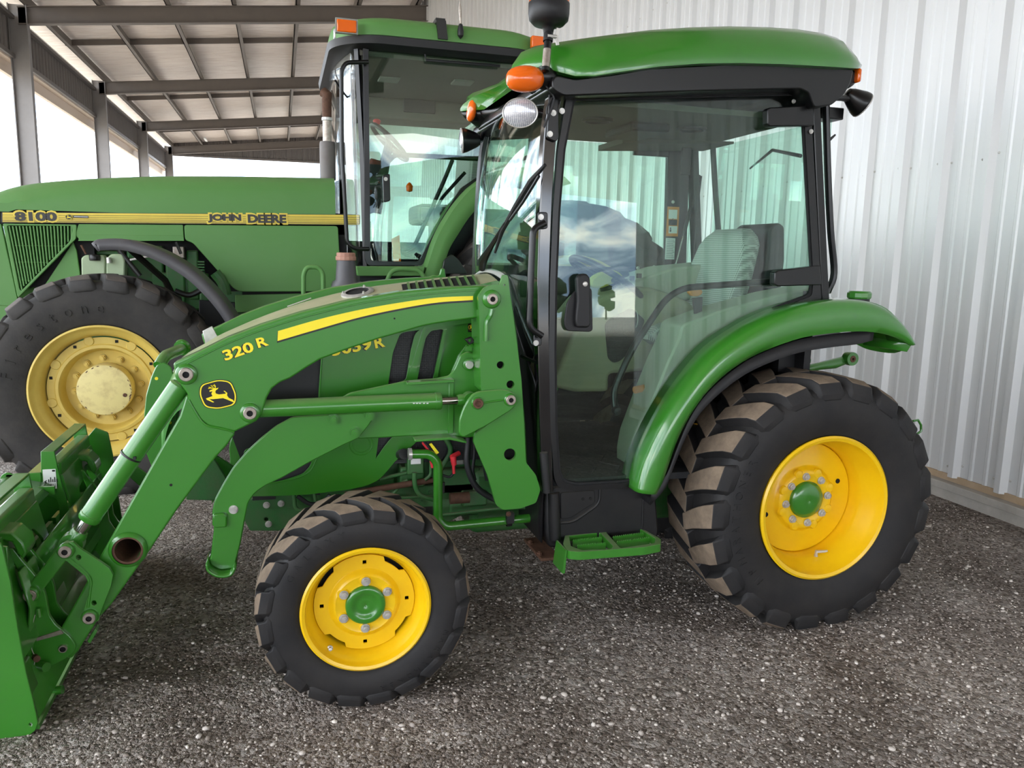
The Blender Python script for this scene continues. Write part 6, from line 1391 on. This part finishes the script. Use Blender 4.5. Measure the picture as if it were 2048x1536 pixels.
# posts and glass
def bar8(name, pts, y, r, m='black', sq=True, yf=None):
    ps = [py(p[0], p[1], p[2] if len(p) > 2 else y) for p in pts]
    return obj(name, MB().tube(rc(ps, .06, 4, False), r, 4 if sq else 12), m, big8, smooth=0 if sq else 40)
do = rc([(726, 88), (1078, 116), (1082, 310), (975, 345), (930, 378), (893, 440), (846, 528), (842, 531), (736, 531), (730, 520)], 6, 3)
di = rc([(737, 97), (1066, 124), (1070, 304), (968, 345), (922, 376), (885, 436), (840, 519), (836, 523), (745, 523), (741, 515)], 6, 3)
cab8 = plate8('cab_door', do, YC8, .03, 'black', .004, None, [di])
obj('door_glass', MB().prism(C8(di, YC8+.012), YC8+.012, YC8+.017), 'glass', cab8, smooth=0)
bar8('front_pillar', [(714, 85), (726, 300), (733, 540)], YC8+.04, .022)
bar8('windscreen_post', [(684, 350, 5.6), (690, 560, 5.6)], 5.6, .020)
z0_, z1_ = 1.30, 2.68; x0_ = py(716, 200, YC8+.04).x
mb = MB(); rows = []
for j in range(9):
    t = j/8; z = z0_+(z1_-z0_)*t; row = []
    for i in range(17):
        s_ = -1+i/8; y = Y8+s_*(Y8-YC8-.05); row.append(Vector((x0_-.02-.10*(1-abs(s_)**2.2)+.03*(1-t), y, z)))
    rows.append(row)
obj('windscreen', MB().grid(rows), 'glassc', big8, smooth=60, sol=.005)
mb = MB(); mb.tube([Vector((x0_+.02, 2*Y8-YC8-.04, 1.3)), Vector((x0_+.0, 2*Y8-YC8-.04, 2.68))], .022, 4); obj('front_pillar', mb, 'black', big8)
xr8 = 1.60
obj('rear_pillar', MB().box((xr8, YC8, 1.3), (xr8+.06, YC8+.06, 2.68)), 'black', big8); obj('rear_pillar', MB().box((xr8, 2*Y8-YC8-.06, 1.3), (xr8+.06, 2*Y8-YC8, 2.68)), 'black', big8)
obj('far_glass', MB().box((x0_+.05, 2*Y8-YC8-.02, 1.5), (xr8, 2*Y8-YC8-.014, 2.62)), 'glass', big8)
obj('far_wall', MB().box((x0_+.05, 2*Y8-YC8-.03, 1.2), (xr8, 2*Y8-YC8, 1.5)), 'blackp', big8)
hl8 = obj('headliner', MB().box((x0_+.0, YC8+.03, 2.60), (xr8, 2*Y8-YC8-.03, 2.65)), 'headliner', big8)
for (u, v, w_) in ((790, 110+42, .14), (905, 158, .14)):
    p = Vector((.75 if u < 800 else 1.25, 5.75 if u < 800 else 5.65, 2.592)); obj('ceiling_vent', MB().box(p-Vector((w_/2, w_/2, .006)), p+Vector((w_/2, w_/2, .008))), 'grey', hl8, bev=.004)
obj('radio', MB().box((.95, 6.4, 2.50), (1.2, 6.46, 2.60)), 'blackp', hl8, bev=.006)
obj('head_console', MB().box((x0_+.1, 6.42, 2.44), (xr8-.1, 6.74, 2.60)), 'headliner', hl8, bev=.02)
gb8 = bar8('grab_rail', [(736, 124, 5.09), (692, 125, 5.05), (683, 140, 5.05), (684, 300, 5.05), (694, 486, 5.05), (710, 498, 5.05), (737, 498, 5.10)], 5.05, .013, sq=False)
bar8('mirror_stay', [(670, 160, 5.25), (690, 190, 5.3), (704, 204, 5.4)], 5.3, .006, sq=False)
hd8 = plate8('door_handle', rc([(765, 350), (780, 347), (781, 402), (767, 405)], 4, 3), YC8-.03, .025, 'black', .006)
obj('door_lock', MB().disc(py(771.5, 358, YC8-.031), .012, (0, -1, 0), .003, 16), 'steel', hd8)
bar8('door_rail', [(775, 325, 5.4), (790, 309, 5.4), (1000, 320, 5.4)], 5.4, .016, sq=False); bar8('door_stay', [(905, 320, 5.4), (888, 362, 5.4), (830, 490, 5.4), (815, 500, 5.4), (765, 499, 5.4)], 5.4, .014, sq=False); bar8('door_stay', [(930, 345, 5.5), (880, 400, 5.5), (870, 430, 5.5)], 5.5, .012, sq=False)
obj('roof_wiper', MB().tube([py(850, 107, YC8-.02), py(852, 120, YC8-.02), py(1000, 132, YC8-.02)], .009, 8), 'hose', big8)
# steering wheel with red knob, dash, seat
sc8 = Vector((.78, 5.95, 2.20)); R_ = Matrix.Translation(sc8) @ Matrix.Rotation(.75, 4, 'Y'); mb = MB()
mb.tube([R_ @ Vector((0.17*math.cos(2*PI*k/40), .17*math.sin(2*PI*k/40), 0)) for k in range(41)], .016, 10, cap=False)
for k in range(3): a = k*2*PI/3; mb.tube([R_ @ Vector((0, 0, 0)), R_ @ Vector((.16*math.cos(a), .16*math.sin(a), 0))], .012, 8)
mb.tube([sc8, sc8+Vector((-.12, 0, -.5))], [.03, .06], 10); sw8 = obj('steering_wheel', mb, 'hose', big8); obj('wheel_knob', MB().lathe([(.01, -.03), (.022, 0), (.03, .02), (.02, .03), (1e-4, .03)], R_ @ Vector((-.15, -.05, .02)), seg=16, ax='Z'), 'redp', sw8)
obj('dashboard', MB().prism(xz(rc([(735, 320), (770, 330), (760, 420), (735, 430)], 6, 3), 5.95), 5.8, 6.1), 'blackp', big8)
seat8 = obj('seat_back', MB().prism(rc([(1.30, 1.72), (1.38, 1.72), (1.48, 2.30), (1.34, 2.34)], .05, 3), 5.70, 6.20), 'cloth', big8, bev=.03); obj('seat_cushion', MB().box((.95, 5.72, 1.62), (1.38, 6.18, 1.76)), 'cloth', big8, bev=.03)
obj('side_console', MB().box((1.0, 5.35, 1.35), (1.55, 5.6, 1.72)), 'blackp', big8, bev=.03)
obj('cab_floor', MB().box((x0_, YC8+.03, 1.22), (xr8, 2*Y8-YC8-.03, 1.30)), 'blackp', big8)
obj('orange_label', MB().prism(xz([(783, 478), (799, 470), (802, 523), (787, 524)], 5.2), 5.2, 5.205), 'orange', big8)
obj('orange_lamp', MB().lathe([(1e-4, -.02), (.02, -.015), (.024, .02), (.01, .04), (1e-4, .045)], py(819, 378, 5.5), seg=16, ax='Z'), 'orange', big8)
# rear mudguard: wide green arch
ag = [(846, 556), (858, 520), (872, 480), (890, 445), (915, 408), (945, 376), (990, 348), (1050, 336), (1108, 346), (1138, 368), (1153, 400)]
G = smooth_pts([py(u, v, 5.02) for u, v in ag], 4)
rows = [[Vector((p.x, y, p.z+dz)) for y, dz in ((4.98, -.03), (4.98, 0), (5.0, .01), (5.16, .012))] for p in G]
G2 = smooth_pts([py(u+dx, v+dv, 4.98) for (u, v), (dx, dv) in zip(ag, ((28, 22), (28, 18), (26, 20), (26, 24), (24, 26), (22, 28), (12, 26), (2, 26), (-10, 22), (-24, 8)))], 4)
rows = [[q, p.lerp(q, .4)+Vector((0, -.015, 0)), Vector((p.x, 4.99, p.z)), Vector((p.x, 5.14, p.z+.012)), Vector((p.x, 5.30, p.z+.012))] for p, q in zip(G, G2)]
obj('rear_mudguard', MB().grid(rows), 'green8', big8, smooth=50, sol=.008)
obj('mudguard_liner', MB().grid([[Vector((q.x, 4.99, q.z)), Vector((q.x+.02, 5.5, q.z))] for q in G2]), 'hole', big8, sol=.005)
obj('wheel_well', MB().box((1.05, 5.50, .9), (1.60, 5.53, 1.55)), 'hole', big8)
plate8('rubber_flap', rc([(884, 548), (888, 520), (905, 508), (918, 520), (936, 548)], 5, 3), 4.85, .03, 'kdecal', .01)
# platform, handrails, filler neck
plate8('platform_beam', rc([(712, 533), (850, 533), (846, 552), (716, 552)], 2, 2), 4.98, .14, 'green8')
bar8('hand_rail', [(607, 610, 4.95), (607, 548, 4.95), (614, 534, 4.95), (636, 534, 4.95), (646, 546, 4.95), (647, 610, 4.95)], 4.95, .014, 'green8', sq=False)
bar8('hand_rail', [(774, 562, 4.9), (782, 543, 4.9), (800, 537, 4.9), (840, 540, 4.9), (852, 562, 4.9)], 4.9, .014, 'green8', sq=False)
nk = obj('fuel_neck', MB().lathe([(.12, -.30), (.085, -.14), (.062, -.10), (.055, 0), (.052, .02), (1e-4, .02)], py(692, 525, 4.8), seg=32, ax='Z'), 'guard', big8, smooth=50)
obj('tank_shoulder', MB().box(tuple(py(668, 562, 4.75)), tuple(py(722, 640, 5.05))), 'guard', nk, bev=.03)
M['salmon'] = mat('faded_red_cap', 'b98a78', .6, var='a87563', vs=12, vamt=.6)
obj('fuel_cap', MB().lathe([(.057, .0), (.060, .004), (.060, .022), (.055, .026), (.055, .042), (.050, .046), (1e-4, .046)], py(692, 521, 4.8), seg=14, ax='Z'), 'salmon', nk, smooth=25)
# exhaust stack and antenna
yx = 5.72; xe = py(655, 300, yx).x
M['exh'] = mat('grey_exhaust', '77726f', .6, .4, var='6a5f59', vs=10, vamt=.7)
ze = lambda v: py(655, v, yx).z
ex = obj('exhaust_muffler', MB().lathe([(.03, ze(283)), (.050, ze(284)), (.053, ze(290)), (.053, ze(360)), (1e-4, ze(360))], (xe, yx, 0), seg=28, ax='Z'), 'exh', big8, smooth=40)
obj('exhaust_pipe', MB().lathe([(.030, ze(285)), (.030, ze(235))], (xe, yx, 0), seg=24, ax='Z'), 'pin', ex); obj('pipe_clamp', MB().lathe([(.033, ze(242)), (.036, ze(241)), (.036, ze(236)), (.033, ze(235))], (xe, yx, 0), seg=24, ax='Z'), 'steel', ex)
c0 = Vector((xe, yx, 0)); obj('exhaust_tip', MB().tube([c0+Vector((0, 0, ze(236))), c0+Vector((0, 0, ze(200))), c0+Vector((.004, 0, ze(190))), c0+Vector((-.02, .02, ze(184)))], [.031, .033, .034, .034], 20), 'rust', ex)
p0 = py(921, 75, 5.02); an = obj('antenna', MB().lathe([(1e-4, -.01), (.018, .01), (.020, .035), (.012, .075), (.006, .08)], p0, seg=16, ax='Z'), 'hose', big8)
obj('antenna_whip', MB().tube([p0+Vector((0, 0, .08)), p0+Vector((-.004, 0, .16)), p0+Vector((-.006, 0, .22)), p0+Vector((-.006, 0, .8))], [.007, .010, .003, .0018], 8), 'pin', an)
